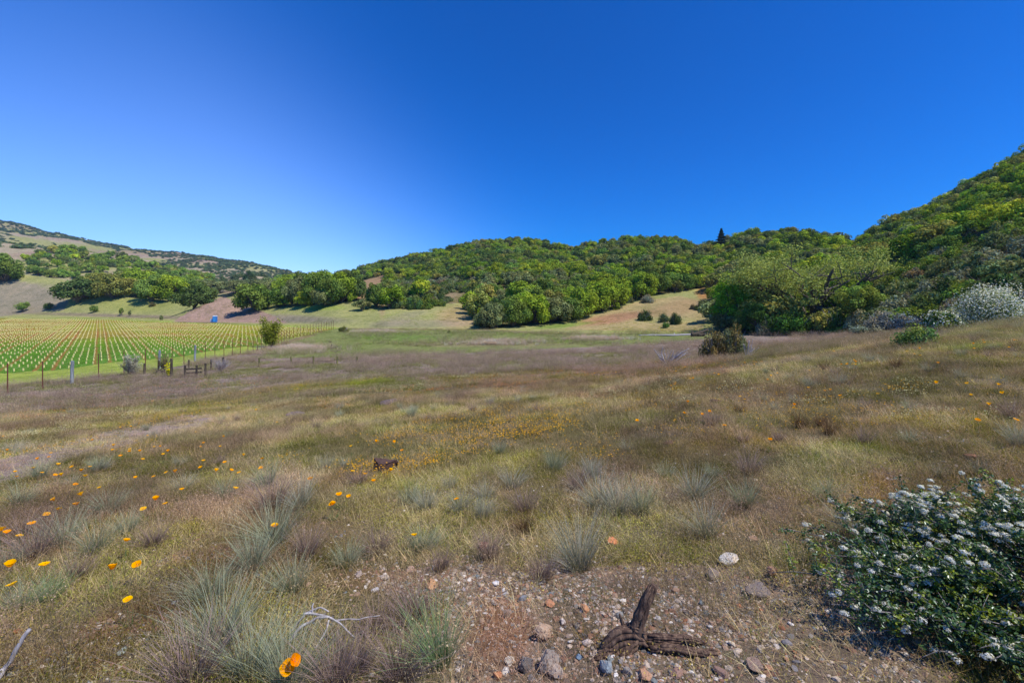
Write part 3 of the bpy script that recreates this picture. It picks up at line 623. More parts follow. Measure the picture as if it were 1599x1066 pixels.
# ------------------------------------------------------------ bunchgrass tufts
TP = []
for i in range(8):
    r = np.random.default_rng(40+i); b = MB(); dry = i >= 5
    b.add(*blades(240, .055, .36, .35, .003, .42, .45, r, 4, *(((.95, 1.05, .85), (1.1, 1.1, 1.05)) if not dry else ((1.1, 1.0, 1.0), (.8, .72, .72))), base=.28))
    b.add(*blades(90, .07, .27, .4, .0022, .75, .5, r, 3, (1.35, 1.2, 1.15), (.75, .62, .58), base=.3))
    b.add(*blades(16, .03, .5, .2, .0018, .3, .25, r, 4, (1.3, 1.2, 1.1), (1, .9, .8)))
    TP.append(b.mesh('bunchgrass', [M_go]))
TUFTS = [(345, 1012, 112, 'g'), (392, 1056, 108, 'g'), (300, 1070, 120, 'd'), (450, 1075, 110, 'g'), (525, 1075, 110, 'd'), (688, 1038, 120, 'G'), (560, 1050, 90, 'd'), (622, 1064, 95, 'd'), (645, 970, 70, 'd'), (590, 985, 60, 'd'),
 (905, 890, 100, 's'), (848, 905, 50, 'd'), (430, 850, 85, 'g'), (330, 935, 70, 'g'), (395, 890, 70, 'g'), (100, 855, 60, 'g'), (55, 872, 60, 'd'), (150, 862, 60, 'g'), (172, 803, 48, 'g'), (30, 792, 44, 'g'), (62, 748, 34, 'g'), (152, 737, 30, 'g'),
 (425, 795, 60, 'd'), (420, 762, 46, 'g'), (470, 795, 56, 's'), (866, 736, 38, 'g'), (925, 745, 44, 's'), (938, 792, 72, 's'), (900, 765, 44, 'd'), (965, 804, 64, 's'), (1003, 803, 58, 'g'), (1085, 778, 56, 's'), (1105, 838, 60, 's'), (1165, 792, 50, 'g'),
 (1295, 783, 44, 'g'), (1112, 746, 28, 'g'), (800, 762, 38, 's'), (760, 777, 34, 's'), (665, 795, 40, 's'), (640, 785, 38, 'g'), (702, 762, 28, 's'), (1422, 692, 28, 'g'), (1590, 697, 44, 's'), (642, 652, 20, 'g'), (560, 757, 30, 'd'), (75, 942, 60, 'G'),
 (200, 835, 50, 'g'), (240, 853, 44, 'd'), (592, 865, 60, 'd'), (540, 885, 50, 'g'), (762, 872, 52, 'd'), (1040, 745, 26, 'g'), (980, 705, 22, 's'), (350, 780, 36, 'g'), (285, 765, 30, 's'), (510, 730, 24, 's'), (720, 800, 44, 's'), (820, 800, 46, 'd'),
 (480, 870, 60, 'd'), (455, 925, 60, 'g'), (30, 955, 60, 'g'), (10, 890, 50, 'g'), (120, 905, 50, 'd'), (660, 860, 50, 'g'), (690, 890, 46, 'd'), (1215, 690, 24, 'd'), (1250, 668, 34, 'b'), (1280, 665, 26, 'b'), (820, 830, 40, 'b'), (1050, 790, 38, 'd'),
 (1345, 640, 18, 's'), (1210, 640, 16, 's'), (1500, 590, 18, 's'), (1560, 600, 20, 's'), (1450, 580, 16, 's'), (530, 640, 16, 's'), (1160, 690, 20, 'd'), (1530, 740, 24, 's'), (1470, 745, 24, 's')]
TC = {'g': (142, 143, 122), 'G': (120, 138, 98), 's': (150, 146, 134), 'd': (142, 126, 118), 'b': (106, 84, 62)}
TN = {'g': 'grey-green bunchgrass tuft', 'G': 'fresh green bunchgrass tuft', 's': 'silvery bunchgrass tuft', 'd': 'dry mauve-brown grass tuft', 'b': 'dark brown withered tuft'}
TUF = []
_r = np.random.default_rng(123)
for _ in range(190):
    yy_ = math.sqrt(_r.uniform(9, 420)); u_ = _r.uniform(-20, 1620); v_ = float(HV-F*H((u_-CX)/F*yy_, yy_)/yy_)
    if v_ < 1060 and not (v_ > 880 and 700 < u_ < 1260) and not (u_ > 1380 and v_ > 740): TUFTS.append((u_, v_, F/yy_*_r.uniform(.14, .3), _r.choice(list('gsdsgdb'))))
for i, (u, v, h, k) in enumerate(TUFTS):
    x, y, z = gp(u, v, 1.0); o = bpy.data.objects.new('bunchgrass', TP[(5+i % 3) if k in 'db' else i % 5]); COL.objects.link(o)
    s = h*y/F/.38; o.location = (x, y, z-.01); _q = np.random.default_rng(i+900); o.rotation_euler = (_q.uniform(-.22, .22), _q.uniform(-.22, .22), i*2.1); o.scale = (s*_q.uniform(.85, 1.35), s*_q.uniform(.85, 1.35), s*_q.uniform(.85, 1.05)); c = lin(TC[k])*1.6; o.color = (*c, 1)
    tag(o, None, 'grass tuft', 'bunchgrass tufts in the meadow'); reg(o, TN[k], u, v-h*.4, 'tuft'); TUF.append((x, y))
# ------------------------------------------------------------ rocks
RK = [rockmesh('rock', 4, (1, .82, .62), 1.0, np.random.default_rng(200+i), [M_stone_o]) for i in range(7)]
ROCKS = [(1145, 883, 32, 24, (214, 206, 190), 'white quartz rock'), (775, 915, 13, 10, (225, 222, 218), 'small round white rock'), (858, 1050, 34, 44, (150, 138, 126), 'big grey angular rock'), (822, 1052, 26, 40, (118, 112, 106), 'grey upright rock'),
 (850, 1000, 36, 30, (176, 150, 124), 'tan blocky rock'), (948, 1052, 24, 26, (140, 150, 152), 'smooth blue-grey rock'), (982, 1056, 16, 20, (172, 160, 142), 'pale oval rock'), (1010, 1062, 26, 18, (176, 136, 106), 'tan flat rock'),
 (1185, 1050, 34, 18, (150, 126, 108), 'brown flat rock'), (674, 920, 22, 16, (196, 148, 104), 'tan sandstone rock'), (957, 852, 22, 14, (212, 140, 92), 'orange rock'), (1210, 902, 22, 24, (150, 112, 92), 'reddish upright rock'), (1117, 905, 26, 18, (132, 118, 104), 'brown rock'),
 (914, 955, 18, 14, (190, 140, 100), 'orange-brown rock'), (860, 948, 18, 10, (190, 134, 96), 'orange flat rock'), (1190, 935, 40, 22, (120, 108, 100), 'dark buried rock'), (1335, 843, 24, 14, (130, 92, 64), 'rust-brown rock'), (1305, 882, 26, 16, (140, 134, 126), 'grey flat rock'),
 (817, 940, 14, 12, (120, 124, 130), 'small blue-grey rock'), (968, 966, 14, 14, (132, 132, 128), 'small grey rock'), (919, 1010, 18, 14, (196, 180, 166), 'pale rock'), (797, 1038, 18, 14, (196, 188, 172), 'whitish rock'), (792, 965, 14, 18, (140, 120, 104), 'brown rock'),
 (754, 857, 16, 14, (140, 92, 66), 'rusty rock'), (1057, 925, 14, 8, (160, 130, 108), 'small tan rock'), (1034, 872, 12, 10, (130, 110, 96), 'small brown rock'), (1097, 945, 9, 8, (116, 126, 128), 'small grey-blue rock'), (1146, 1010, 12, 10, (222, 206, 176), 'cream rock'),
 (1000, 1000, 10, 8, (150, 140, 130), 'small grey rock'), (725, 925, 10, 9, (170, 160, 160), 'small pale grey rock'), (1180, 845, 20, 8, (150, 120, 96), 'low brown rock'), (1400, 722, 16, 8, (84, 62, 50), 'dark brown rock'), (1408, 720, 12, 9, (60, 48, 44), 'blackish rock'),
 (1520, 716, 18, 10, (150, 102, 70), 'rust-coloured rock'), (1048, 695, 30, 7, (96, 66, 50), 'low brown earth mound'), (870, 1062, 30, 26, (168, 152, 136), 'tan broken rock'), (778, 1062, 18, 14, (190, 128, 86), 'orange rock'), (905, 1030, 12, 8, (110, 132, 150), 'small bluish rock'),
 (1060, 1058, 24, 14, (150, 120, 104), 'brown rock'), (1130, 1058, 24, 12, (140, 112, 96), 'brown flat rock'), (1232, 1010, 18, 12, (128, 124, 124), 'grey rock'), (187, 1022, 18, 10, (160, 170, 156), 'pale greenish rock'), (270, 945, 10, 8, (200, 196, 196), 'small white rock'), (24, 990, 14, 8, (160, 100, 60), 'orange-brown rock'),
 (600, 906, 16, 9, (190, 176, 160), 'pale flat rock'), (560, 900, 14, 8, (176, 160, 148), 'pale rock'), (640, 893, 14, 8, (180, 150, 130), 'tan rock'), (585, 925, 12, 8, (206, 204, 206), 'white rock'), (835, 925, 12, 9, (120, 112, 106), 'grey rock'), (1270, 950, 16, 10, (120, 104, 94), 'brown shaded rock'),
 (458, 652, 34, 9, (112, 96, 90), 'low grey-brown rock mound'), (604, 632, 32, 8, (112, 96, 90), 'low grey rock mound'), (1085, 600, 20, 5, (88, 58, 46), 'brown earth mound'), (1120, 628, 18, 6, (84, 56, 44), 'brown earth mound'), (930, 990, 10, 8, (170, 150, 130), 'small tan rock'), (880, 975, 12, 8, (206, 196, 186), 'pale flat rock')]
for i, (u, v, w, h, c, nm) in enumerate(ROCKS):
    x, y, z = gp(u, v, 1.0); o = bpy.data.objects.new('rock', RK[i % 7]); COL.objects.link(o); r = w*y/F/2*1.05
    rg = np.random.default_rng(i); o.location = (x, y+r*.5, z+h*y/F*.22); o.scale = (r, r*rg.uniform(.8, 1.0), max(h*y/F*.75, r*.4)); o.rotation_euler = (rg.uniform(-.15, .15), rg.uniform(-.2, .2), rg.uniform(0, 6))
    cc = lin(c); o.color = (*cc, 1); tag(o, None, 'rock'); reg(o, nm, u, v, 'rock')
# dark root-brown rock half way down the meadow
x, y, z = gp(600, 735, 1.0); o = link('rock', rockmesh('boulder', 4, (1, .6, .42), 1.2, np.random.default_rng(77), [M_stone_o]), None, (x, y, z+.05)); r = 25*y/F; o.scale = (r, r, r*1.9); o.color = (*lin((78, 56, 46)), 1)
tag(o, 'dark brown boulder surrounded by small yellow flowers in the middle of the meadow', 'rock')
# medium stones scattered over the gravel: each a thing
cands = []
while len(cands) < 120:
    u = rng.uniform(690, 1290); v = rng.uniform(895, 1066); x, y, z = gp(u, v, 1.0)
    if bareness(np.array([x]), np.array([y]), np.array([z]))[0] < .4: continue
    cands.append((u, v, x, y, z))
STW = [(sk(190, 180, 170), 'pale grey stone'), (sk(170, 128, 98), 'tan stone'), (sk(126, 122, 120), 'grey stone'), (sk(150, 98, 68), 'rusty stone'), (sk(222, 216, 206), 'whitish stone')]
for i, (u, v, x, y, z) in enumerate(cands):
    c, nm = STW[rng.choice(5, p=[.24, .3, .24, .14, .08])]; o = bpy.data.objects.new('stone', RK[i % 7]); COL.objects.link(o); r = rng.uniform(.008, .02)
    o.location = (x, y, z+r*.15); o.scale = (r, r*rng.uniform(.7, 1), r*rng.uniform(.5, .85)); o.rotation_euler = (rng.uniform(-.3, .3), rng.uniform(-.3, .3), rng.uniform(0, 6)); o.color = (*(c*rng.uniform(.85, 1.1)), 1)
    tag(o, None, 'stone', 'small stones on the bare gravel'); reg(o, nm, u, v, 'stone')
# ------------------------------------------------------------ poppies
def petals(b, r, R=.027, cup=.35, mi=0):
    for k in range(4):
        a0 = k*math.pi/2+.2; n = 7; V = []; 
        for i in range(3):
            t = (i+1)/3
            for j in range(n):
                a = a0+(j/(n-1)-.5)*1.9*(.5+.5*t); rr = R*t*(1-.12*abs(j/(n-1)-.5)*2); V.append((rr*math.cos(a), rr*math.sin(a), cup*R*(t**1.6)*1.3+.0015*(k % 2)+.0012*math.sin(j*2.1+k)))
        V.append((0, 0, 0)); Q = [(i*n+j, i*n+j+1, (i+1)*n+j+1, (i+1)*n+j) for i in range(2) for j in range(n-1)]+[(3*n, j, j+1, j+1) for j in range(n-1)]
        sh = np.concatenate([np.tile([[1, .85, 1]], (n, 1)), np.tile([[1, .9, 1]], (n, 1)), np.tile([[1.02, 1.08, 1.3]], (n, 1)), [[1, .7, 1]]]); b.add(V, Q, sh, mi)
M_pop_st = leafmat('poppy_stem', (.12, .19, .075), .2)
PF, PSt, PLf, PAll = [], [], [], []
for i in range(4):
    r = np.random.default_rng(300+i); b = MB(); petals(b, r, .026, (.2, .5, .9, .35)[i]); PF.append(b.mesh('poppy_flower', [M_flw]))
    b = MB(); b.add(*tube([(0, 0, 0), (.004, .003, .08), (-.002, .004, .16), (0, 0, .2)], [.0014, .0012, .001, .0009], 4)); PSt.append(b.mesh('poppy_stem', [M_pop_st]))
    b = MB(); b.add(*blades(30, .03, .07, .4, .003, .8, .4, r, 3, (.9, 1.0, .9), (1, 1.1, .8))); PLf.append(b.mesh('poppy_leaves', [M_pop_st]))
    b = MB(); petals(b, r, .03, (.2, .5, .9, .35)[i]); b.V = [x+np.array([0, 0, .17]) for x in b.V]; b.add(*tube([(0, 0, 0), (0, 0, .17)], [.0015, .001], 3), mi=1); b.add(*blades(14, .03, .07, .4, .003, .8, .4, r, 2), 1); PAll.append(b.mesh('poppy', [M_flw, M_pop_st]))
z5 = [(36,652),(43,718),(69,541),(24,531),(4,524),(157,647),(166,465),(206,448),(289,398),(355,370),(270,357),(304,328),(289,310),(257,295),(322,294),(208,287),(220,325),(197,325),(150,315),(54,313),(135,268),(175,260),(182,245),(402,235),(406,219),(431,256),(463,231),(463,240),(500,240),(510,268),(551,223),(573,222),(600,240),(583,250),(718,222),(727,210),(799,188),(787,222),(727,272),(717,298),(771,310),(803,279),(854,315),(826,308),(870,254),(937,265),(933,299),(841,374),(626,313),(594,315),(549,329),(650,377),(556,413),(591,427),(512,445),(483,334),(400,662),(489,646),(457,769),(450,560),(1109,341),(1187,429),(1210,393),(981,508),(26,236),(12,185),(113,497),(272,430),(193,415),(528,183),(430,152),(468,150),(545,60),(617,66),(144,92),(820,34),(915,92),(990,135),(700,170),(120,300),(330,200),(60,330)]
z6 = [(25,190),(20,228),(213,273),(378,240),(425,250),(460,279),(525,238),(571,159),(328,328),(363,340),(298,370),(72,455),(784,348),(539,125),(469,125),(371,142)]
z7 = [(489,42),(745,18),(675,14),(774,8),(831,60),(1010,115)]
zr = [(735,555),(693,600),(740,612),(888,675),(190,655),(208,665),(175,683),(202,688),(133,686),(83,686),(1265,484),(1273,505),(1183,515),(1523,484),(1540,484),(1190,555),(875,843),(1390,850),(1128,840),(178,455),(213,465),(40,480),(160,458),(395,432),(428,492),(560,470),(275,525),(240,462),(20,578),(390,592),(630,578),(1480,546)]
z4 = [(1155,822),(1215,812),(1175,797),(1287,822),(1358,842),(1320,873),(1450,828),(1478,835),(1455,858),(1150,860),(1070,845),(965,948),(1045,952),(1085,965),(1118,885),(735,885),(585,1020),(635,1048),(195,1027),(112,1022),(820,1005),(792,1007),(875,915),(1530,832),(1430,685),(1460,680),(1490,684),(1520,686),(1550,684),(20,940),(60,900),(300,880),(640,930)]
zw = [(338,75),(352,90),(340,97),(400,155),(586,135),(603,145),(452,200),(478,190),(392,195),(530,238),(219,222),(778,165),(779,175),(830,103),(889,115),(909,113),(945,132),(1078,125),(719,52),(697,62),(685,75),(835,42),(965,20),(1000,12),(1287,88),(1396,88),(1510,93),(1476,165),(1435,220),(1572,218),(1412,130),(1525,125),(694,290),(495,52),(510,55),(66,52),(143,48)]
POP = [(450, 1042, 24)]+[(647, 837, 10)]+[(x/2.287, 600+y/2.287, 0) for x, y in z5]+[(400+x/2.502, 640+y/2.502, 0) for x, y in z6]+[(800+x/2.502, 640+y/2.502, 0) for x, y in z7]+[(1299+x/5.33, 440+y/5.33, 0) for x, y in zr]+[(960+x/6.66, 440+y/6.66, 0) for x, y in z4]+[(900+x/2.287, 560+y/2.287, 0) for x, y in zw]
for i, (u, v, big) in enumerate(POP):
    # the flower stands about .2 m above its foot
    lo = v; x, y, z = gp(u, v+.2*F/max(gp(u, v, 1.)[1], 1.3)*.8, 1.0)
    hgt = max(.07, (-(v-HV)*y/F)-z); k = i % 4; yel = rng.random(); c = np.array([1.0, .38+.2*yel, .0])
    ph = ['bright orange poppy', 'yellow-orange poppy'][yel > .5]
    px = 7.2 if y < 4 else 5.0
    if y < 7.5:
        e = bpy.data.objects.new('poppy', None); COL.objects.link(e); e.location = (x, y, z); e.empty_display_size = .05; e.rotation_euler = (0, 0, i*1.7)
        f = link('flower', PF[k], e, (0, 0, hgt)); f.color = (*c, 1); s = (big*y/F/2/.026) if big else max(1.0, px*.5*y/F/.026)*rng.uniform(.85, 1.15); f.scale = (s, s, s); f.rotation_euler = (rng.uniform(-.5, .1)+.35, rng.uniform(-.3, .3), 0)
        st = link('stem', PSt[k], e); st.scale = (1, 1, hgt/.2); link('leaves', PLf[k], e)
        tgt = e
        if big == 24:
            f.rotation_euler = (.75, .1, 0); f2 = link('flower', PF[1], e, (.022, -.002, hgt+.028)); f2.color = (1, .33, 0, 1); f2.scale = (.8*s,)*3; f2.rotation_euler = (.9, .3, 1); f.color = (1, .42, 0, 1)
    else:
        e = bpy.data.objects.new('poppy', PAll[k]); COL.objects.link(e); s = np.clip(3.4*.5*y/F/.03, .8, 1.9)*rng.uniform(.8, 1.2); e.location = (x, y, z); e.color = (*c, 1); e.scale = (s, s, max(hgt, .1)/.17); e.rotation_euler = (0, 0, i)
    tag(e, None, 'poppy', 'orange poppies in the meadow'); reg(e, ph, u, v, 'poppy')
# ------------------------------------------------------------ weathered stump and sticks in the foreground
def sticks(name, specs, mat_, label, cat, base, n=6, wob=.01, seed=1):
    """branching dead wood as one mesh: specs = (points, r0, r1)"""
    rg = np.random.default_rng(seed); b = MB()
    for P, r0, r1 in specs:
        P = np.array(P, float); t = np.linspace(0, 1, len(P)*4); ts = np.linspace(0, 1, len(P))
        Q = np.stack([np.interp(t, ts, P[:, k]) for k in range(3)], 1)+rg.normal(0, wob, (len(t), 3)); Q = gblur(Q, .8, 0)
        b.add(*tube(Q, r0+(r1-r0)*t, n, .12, rg))
    o = link(name, b.mesh(name, [mat_], smooth=True), None, base); tag(o, label, cat); return o
sx, sy, szz = gp(990, 1008, 1.0)
e = bpy.data.objects.new('tree_stump', None); COL.objects.link(e); e.location = (sx, sy, szz); tag(e, 'dark weathered stump with one upright snag and twisted roots on the gravel', 'stump')
def knotty(P, R, rg, n=12, k=26, rough=.16):
    P = np.array(P, float); t = np.linspace(0, 1, k); ts = np.linspace(0, 1, len(P)); Q = np.stack([np.interp(t, ts, P[:, i]) for i in range(3)], 1); Q = gblur(Q, 1.2, 0)
    R = np.interp(t, ts, R); V, q = tube(Q, R, n); rid = 1+rough*np.sin(np.arange(n)*2.4+rg.uniform(0, 6))+rg.normal(0, rough*.5, n)
    for i in range(k): 
        c = Q[i]; V[i*n:(i+1)*n] = c+(V[i*n:(i+1)*n]-c)*(rid*(1+rg.normal(0, .05, n)))[:, None]
    return V, q
rg = np.random.default_rng(9); px = sy/F
M_splint = woodmat('splintered_wood', sk(74, 52, 40), sk(132, 106, 84), 60, .12)
def bundle(P, R, ns, seed, rag=.12):
    """old wood: a twisting bundle of thin strands with ragged ends round a solid core"""
    r = np.random.default_rng(seed); P = np.array(P, float); k = 16; t = np.linspace(0, 1, k); ts = np.linspace(0, 1, len(P)); Q = np.stack([np.interp(t, ts, P[:, i]) for i in range(3)], 1); Q = gblur(Q, 1.3, 0); Rr = np.interp(t, ts, R)
    out = [tube(Q, Rr*.62, 8, .15, r)]; T = Q[-1]-Q[0]; T /= np.linalg.norm(T); x = np.cross(T, [0.2, .9, .3]); x /= np.linalg.norm(x); y = np.cross(T, x); L = np.linalg.norm(P[-1]-P[0])
    for s_ in range(ns):
        a0 = s_/ns*6.283+r.normal(0, .2); tw = r.uniform(.2, 1.1); a = a0+t*tw+.25*np.cumsum(r.normal(0, .25, k)); q = Q+((np.cos(a)*Rr*.72)[:, None]*x+(np.sin(a)*Rr*.72)[:, None]*y)+r.normal(0, .0012, (k, 3)); e0 = int(r.integers(0, 3)); e1 = k-int(r.integers(0, 4))
        q = q[e0:e1]; rr = Rr[e0:e1]*r.uniform(.22, .42)*(1-.5*np.linspace(0, 1, len(q))**5); q[-1] += T*L*rag*r.random(); rr[-1] *= .3; out.append(tube(q, rr, 5, .3, r))
    return out
def part(nm, lst, seed):
    b = MB()
    for j, (P, R, n_) in enumerate(lst):
        for q in bundle(P, R, n_, seed+j): b.add(*q)
    return link(nm, b.mesh(nm, [M_splint], smooth=True), e)
part('snag', [([(.0, .0, .03), (.03, .01, .12), (.07, .02, .21), (.105, .025, .275)], [.036, .03, .027, .022], 15)], 40)
part('root_crown', [([(-.17, -.03, -.02), (-.12, -.02, .02), (-.05, 0, .055), (.03, 0, .045), (.07, -.01, .0)], [.022, .034, .04, .036, .024], 12), ([(-.04, .03, .05), (.0, .0, .085), (.055, -.015, .08)], [.02, .024, .018], 9), ([(-.1, -.07, -.02), (-.03, -.04, .02), (.02, 0, .05)], [.02, .028, .03], 10)], 50)
part('root', [([(.03, 0, .04), (.14, .0, .035), (.24, .01, .025), (.31, .02, .01), (.34, .01, -.01)], [.022, .02, .018, .015, .01], 10)], 60)
part('root', [([(.05, -.03, .01), (.16, -.04, .02), (.27, -.06, .012), (.36, -.06, .008), (.41, -.05, -.01)], [.024, .021, .02, .018, .01], 10)], 70)
part('root', [([(-.1, -.04, .01), (-.16, -.06, .0), (-.21, -.07, -.02)], [.022, .018, .01], 7)], 80)
part('splinter', [([(-.03, .01, .02), (-.05, .03, .1), (-.06, .03, .13)], [.012, .009, .005], 5)], 90)
x, y, z = gp(500, 1000, 1.0)
sticks('dead_branch', [([(-.16, .02, .02), (-.1, .05, .1), (-.03, .06, .13), (0.03, .05, .11)], .006, .003), ([(-.13, -.06, .03), (-.09, -.02, .08), (-.02, 0, .11), (.05, 0, .12)], .009, .005), ([(-.1, .02, .12), (0, .02, .115), (.06, .0, .115), (.12, -.02, .09), (.2, -.06, .05)], .006, .003),
    ([(.05, 0, .1), (.18, .02, .09), (.3, .04, .1)], .004, .002), ([(-.05, .02, .11), (-.05, .03, .17)], .005, .003), ([(0, -.08, .0), (.03, -.02, .05), (.05, 0, .11)], .005, .004)], M_grey, 'bleached grey twigs arching over a hollow beside the dry tufts', 'branch', (x, y, z), 6, .003, 4)
x, y, z = gp(8, 1062, 1.0)
sticks('dead_stick', [([(-.03, -.05, -.02), (-.0, 0, .05), (.02, .02, .1), (.06, .05, .2)], .011, .008), ([(.0, 0, .05), (-.06, -.06, .03)], .009, .006)], M_grey, 'short pale grey stick poking up in the bottom left corner', 'stick', (x, y, z), 7, .003, 5)
x, y, z = gp(100, 1062, 1.0)
sticks('dead_twig', [([(0, 0, 0), (0, .02, .1), (-.05, .03, .18)], .003, .0015), ([(0, .01, .06), (-.08, .02, .13)], .002, .001), ([(0, .02, .1), (.05, .04, .17)], .002, .001)], M_post, 'thin dark bare twig on brown soil left of the big poppy', 'twig', (x, y, z), 4, .002, 6)
# ------------------------------------------------------------ flowering bush in the bottom right corner
def leafy(center, rad, n, size, rg, cols_, sub=22, asp=1.1, floor=0.0, up=.25, clumpr=.38):
    """leaves on clumps over an ellipsoid mound"""
    rad = np.array(rad, float); th = rg.uniform(0, 2*math.pi, sub); cz = rg.uniform(0.0, 1, sub)**.8; rr = np.sqrt(1-cz**2)
    C_ = np.stack([rr*np.cos(th), rr*np.sin(th), cz], 1)*(.72+.12*rg.normal(size=(sub, 1)))*rad
    k = rg.integers(0, sub, n); d = rg.normal(size=(n, 3)); d /= np.linalg.norm(d, axis=1)[:, None]; cr = (clumpr*rg.uniform(.65, 1.2, sub))[k][:, None]*rad
    P = C_[k]+d*cr*(rg.random((n, 1))**.35); ok = P[:, 2] > floor; P = P[ok]; d = d[ok]; k = k[ok]
    Nn = d+rg.normal(0, .55, d.shape)+np.array([0, 0, up]); c = np.asarray(cols_)[rg.integers(0, len(cols_), sub)][k]*rg.uniform(.65, 1.3, (len(P), 1))
    return quads(P+np.array(center), Nn, size, rg, asp, c, .15), C_
bx, by, bz = gp(1640, 1090, 1.0); bx, by, bz = 2.88, 2.02, H(2.88, 2.02)-.04
bz = float(bz)
def roundleaf(P, Nn, size, rg, color):
    """obovate leaves: six-sided, slightly folded"""
    n = len(P); a = rg.normal(size=(n, 3)); Nn = Nn/np.linalg.norm(Nn, axis=1)[:, None]; x = np.cross(Nn, a); x /= np.linalg.norm(x, axis=1)[:, None]; y = np.cross(Nn, x); s = (size*rg.uniform(.6, 1.25, n))[:, None]
    V = np.stack([P-x*s, P-x*s*.3+y*s*.5+Nn*s*.15, P+x*s*.55+y*s*.5+Nn*s*.15, P+x*s, P+x*s*.55-y*s*.5+Nn*s*.15, P-x*s*.3-y*s*.5+Nn*s*.15], 1)
    o6 = (np.arange(n)*6)[:, None]; Q = np.concatenate([o6+np.array([0, 1, 2, 3]), o6+np.array([0, 3, 4, 5])]); return V.reshape(-1, 3), Q, np.repeat(color, 6, 0)
def near_bush():
    rg = np.random.default_rng(21); e = bpy.data.objects.new('flowering_bush', None); COL.objects.link(e); e.location = (bx, by, bz)
    tag(e, 'dark green glossy-leaved bush with white flower clusters in the bottom right corner', 'bush')
    rad = np.array([1.46, 1.06, .55]); ns = 330
    # shoots radiate from the foot, outer part leafy; sprays at the rim stand free
    tips = []; b = MB(); L = []; LN = []; LC = []
    for i in range(ns):
        th = rg.uniform(0, 2*math.pi); cz = rg.uniform(.02, 1)**.75; r = math.sqrt(1-cz*cz); out = rg.uniform(.8, 1.08)*(1+.12*math.sin(3*th+1)+.08*math.sin(7*th))
        tip = np.array([r*math.cos(th), r*math.sin(th), cz*.95+.05])*rad*out; tip[2] *= .5+.55*float(sstep(tip[0], -1.25, .1)); base = tip*np.array([.45, .45, .12]); midp = base*.45+tip*.55+np.array([0, 0, .06])
        t = np.linspace(0, 1, 9)[:, None]; P = (1-t)**2*base+2*t*(1-t)*midp+t*t*tip+rg.normal(0, .01, (9, 3)); b.add(*tube(P, np.linspace(.006, .0018, 9), 4)); tips.append((tip, P[-1]-P[-2]))
        for s_ in range(5):                            # side twigs
            q = rg.uniform(.45, .95); c0 = P[int(q*8)]; d = rg.normal(0, 1, 3); d[2] = abs(d[2])*.6; d = d/np.linalg.norm(d)*rg.uniform(.08, .2)
            S2 = np.stack([c0, c0+d*.5+[0, 0, .01], c0+d]); b.add(*tube(S2, [.003, .002, .0012], 3))
            m = 50; tt = rg.random(m); LP = c0+d*tt[:, None]+rg.normal(0, .012, (m, 3)); L.append(LP); LN.append(rg.normal(0, .6, (m, 3))+[0, 0, .8]); yel = (rg.random() < .26)
            LC.append(np.tile([[2.6, 2.1, .5]] if yel else [[.75, 1.0, .8]] if rg.random() < .6 else [[.6, .8, .7]], (m, 1))*rg.uniform(.7, 1.3, (m, 1)))
        m = 100; tt = rg.uniform(.35, 1, m); LP = P[(tt*8).astype(int)]+rg.normal(0, .02, (m, 3)); L.append(LP); LN.append(rg.normal(0, .6, (m, 3))+[0, 0, .8]); LC.append(np.tile([[.8, 1.05, .8]], (m, 1))*rg.uniform(.6, 1.3, (m, 1)))
    L = np.concatenate(L); LN = np.concatenate(LN); LC = np.concatenate(LC); k = L[:, 2] > .0
    lb = MB(); lb.add(*roundleaf(L[k], LN[k], .0090, rg, LC[k])); f = link('foliage', lb.mesh('foliage', [M_near]), e); f.color = (.082, .122, .030, 1)
    link('branches', b.mesh('branches', [woodmat('bush_bark', sk(110, 102, 96), sk(160, 150, 144), 30, .1)], smooth=True), e)
    fl = []
    for q in range(3):                                  # umbels of tiny white flowers
        fb = MB(); n = 150; d = rg.normal(size=(n, 3)); d /= np.linalg.norm(d, axis=1)[:, None]; d[:, 2] = np.abs(d[:, 2]); P = d*np.array([.024, .024, .016])*rg.uniform(.6, 1.05, (n, 1))
        fb.add(*quads(P, d+rg.normal(0, .4, d.shape), .0032, rg, 1.5, rg.uniform(.85, 1.1, (n, 1))*np.array([[1, .99, .95]])), 0) if False else fb.add(*quads(P, d+rg.normal(0, .4, d.shape), .0032, rg, 1.5, rg.uniform(.85, 1.1, (n, 1))*np.array([[1, .99, .95]])))
        P = d[:50]*.008; fb.add(*quads(P, d[:50], .004, rg, 1.2, np.tile([[.6, .42, .34]], (50, 1)))); fl.append(fb.mesh('flower_cluster', [M_flw]))
    xb = MB(); pr = np.random.default_rng(5)
    for (tp, d) in tips:
        for q in range(int(pr.integers(0, 4 if tp[0] < -.7 else 12))):
            c0 = tp*pr.uniform(.82, .99)+pr.normal(0, .02, 3)+[0, 0, .012]; n = 60; d_ = pr.normal(size=(n, 3)); d_ /= np.linalg.norm(d_, axis=1)[:, None]; d_[:, 2] = np.abs(d_[:, 2]); P = c0+d_*np.array([.02, .02, .013])*pr.uniform(.5, 1.1, (n, 1)); xb.add(*quads(P, d_, .004, pr, 1.5, pr.uniform(.85, 1.1, (n, 1))*np.array([[1, .99, .95]])))
    bl = link('blossom', xb.mesh('blossom', [M_flw]), e); bl.color = (.78, .77, .74, 1); bl['kind'] = 'stuff'
    vis = sorted([t for t in tips if t[0][0] < -.15], key=lambda t: -t[0][2]*1.2-t[0][0]*.3-rg.random()*.5)[:100]; rg.shuffle(vis) if False else None
    j = 0
    for (tp, d) in vis:
        for q in range(1):
            if j >= 100: break
            o = link('flower_cluster', fl[j % 3], e, tuple(tp*rg.uniform(.97, 1.0)+[0, 0, .01])); s = rg.uniform(.55, .95); o.scale = (s, s, s); o.color = (.78, .77, .74, 1); o.rotation_euler = tuple(rg.uniform(-.5, .5, 3)); j += 1
near_bush()
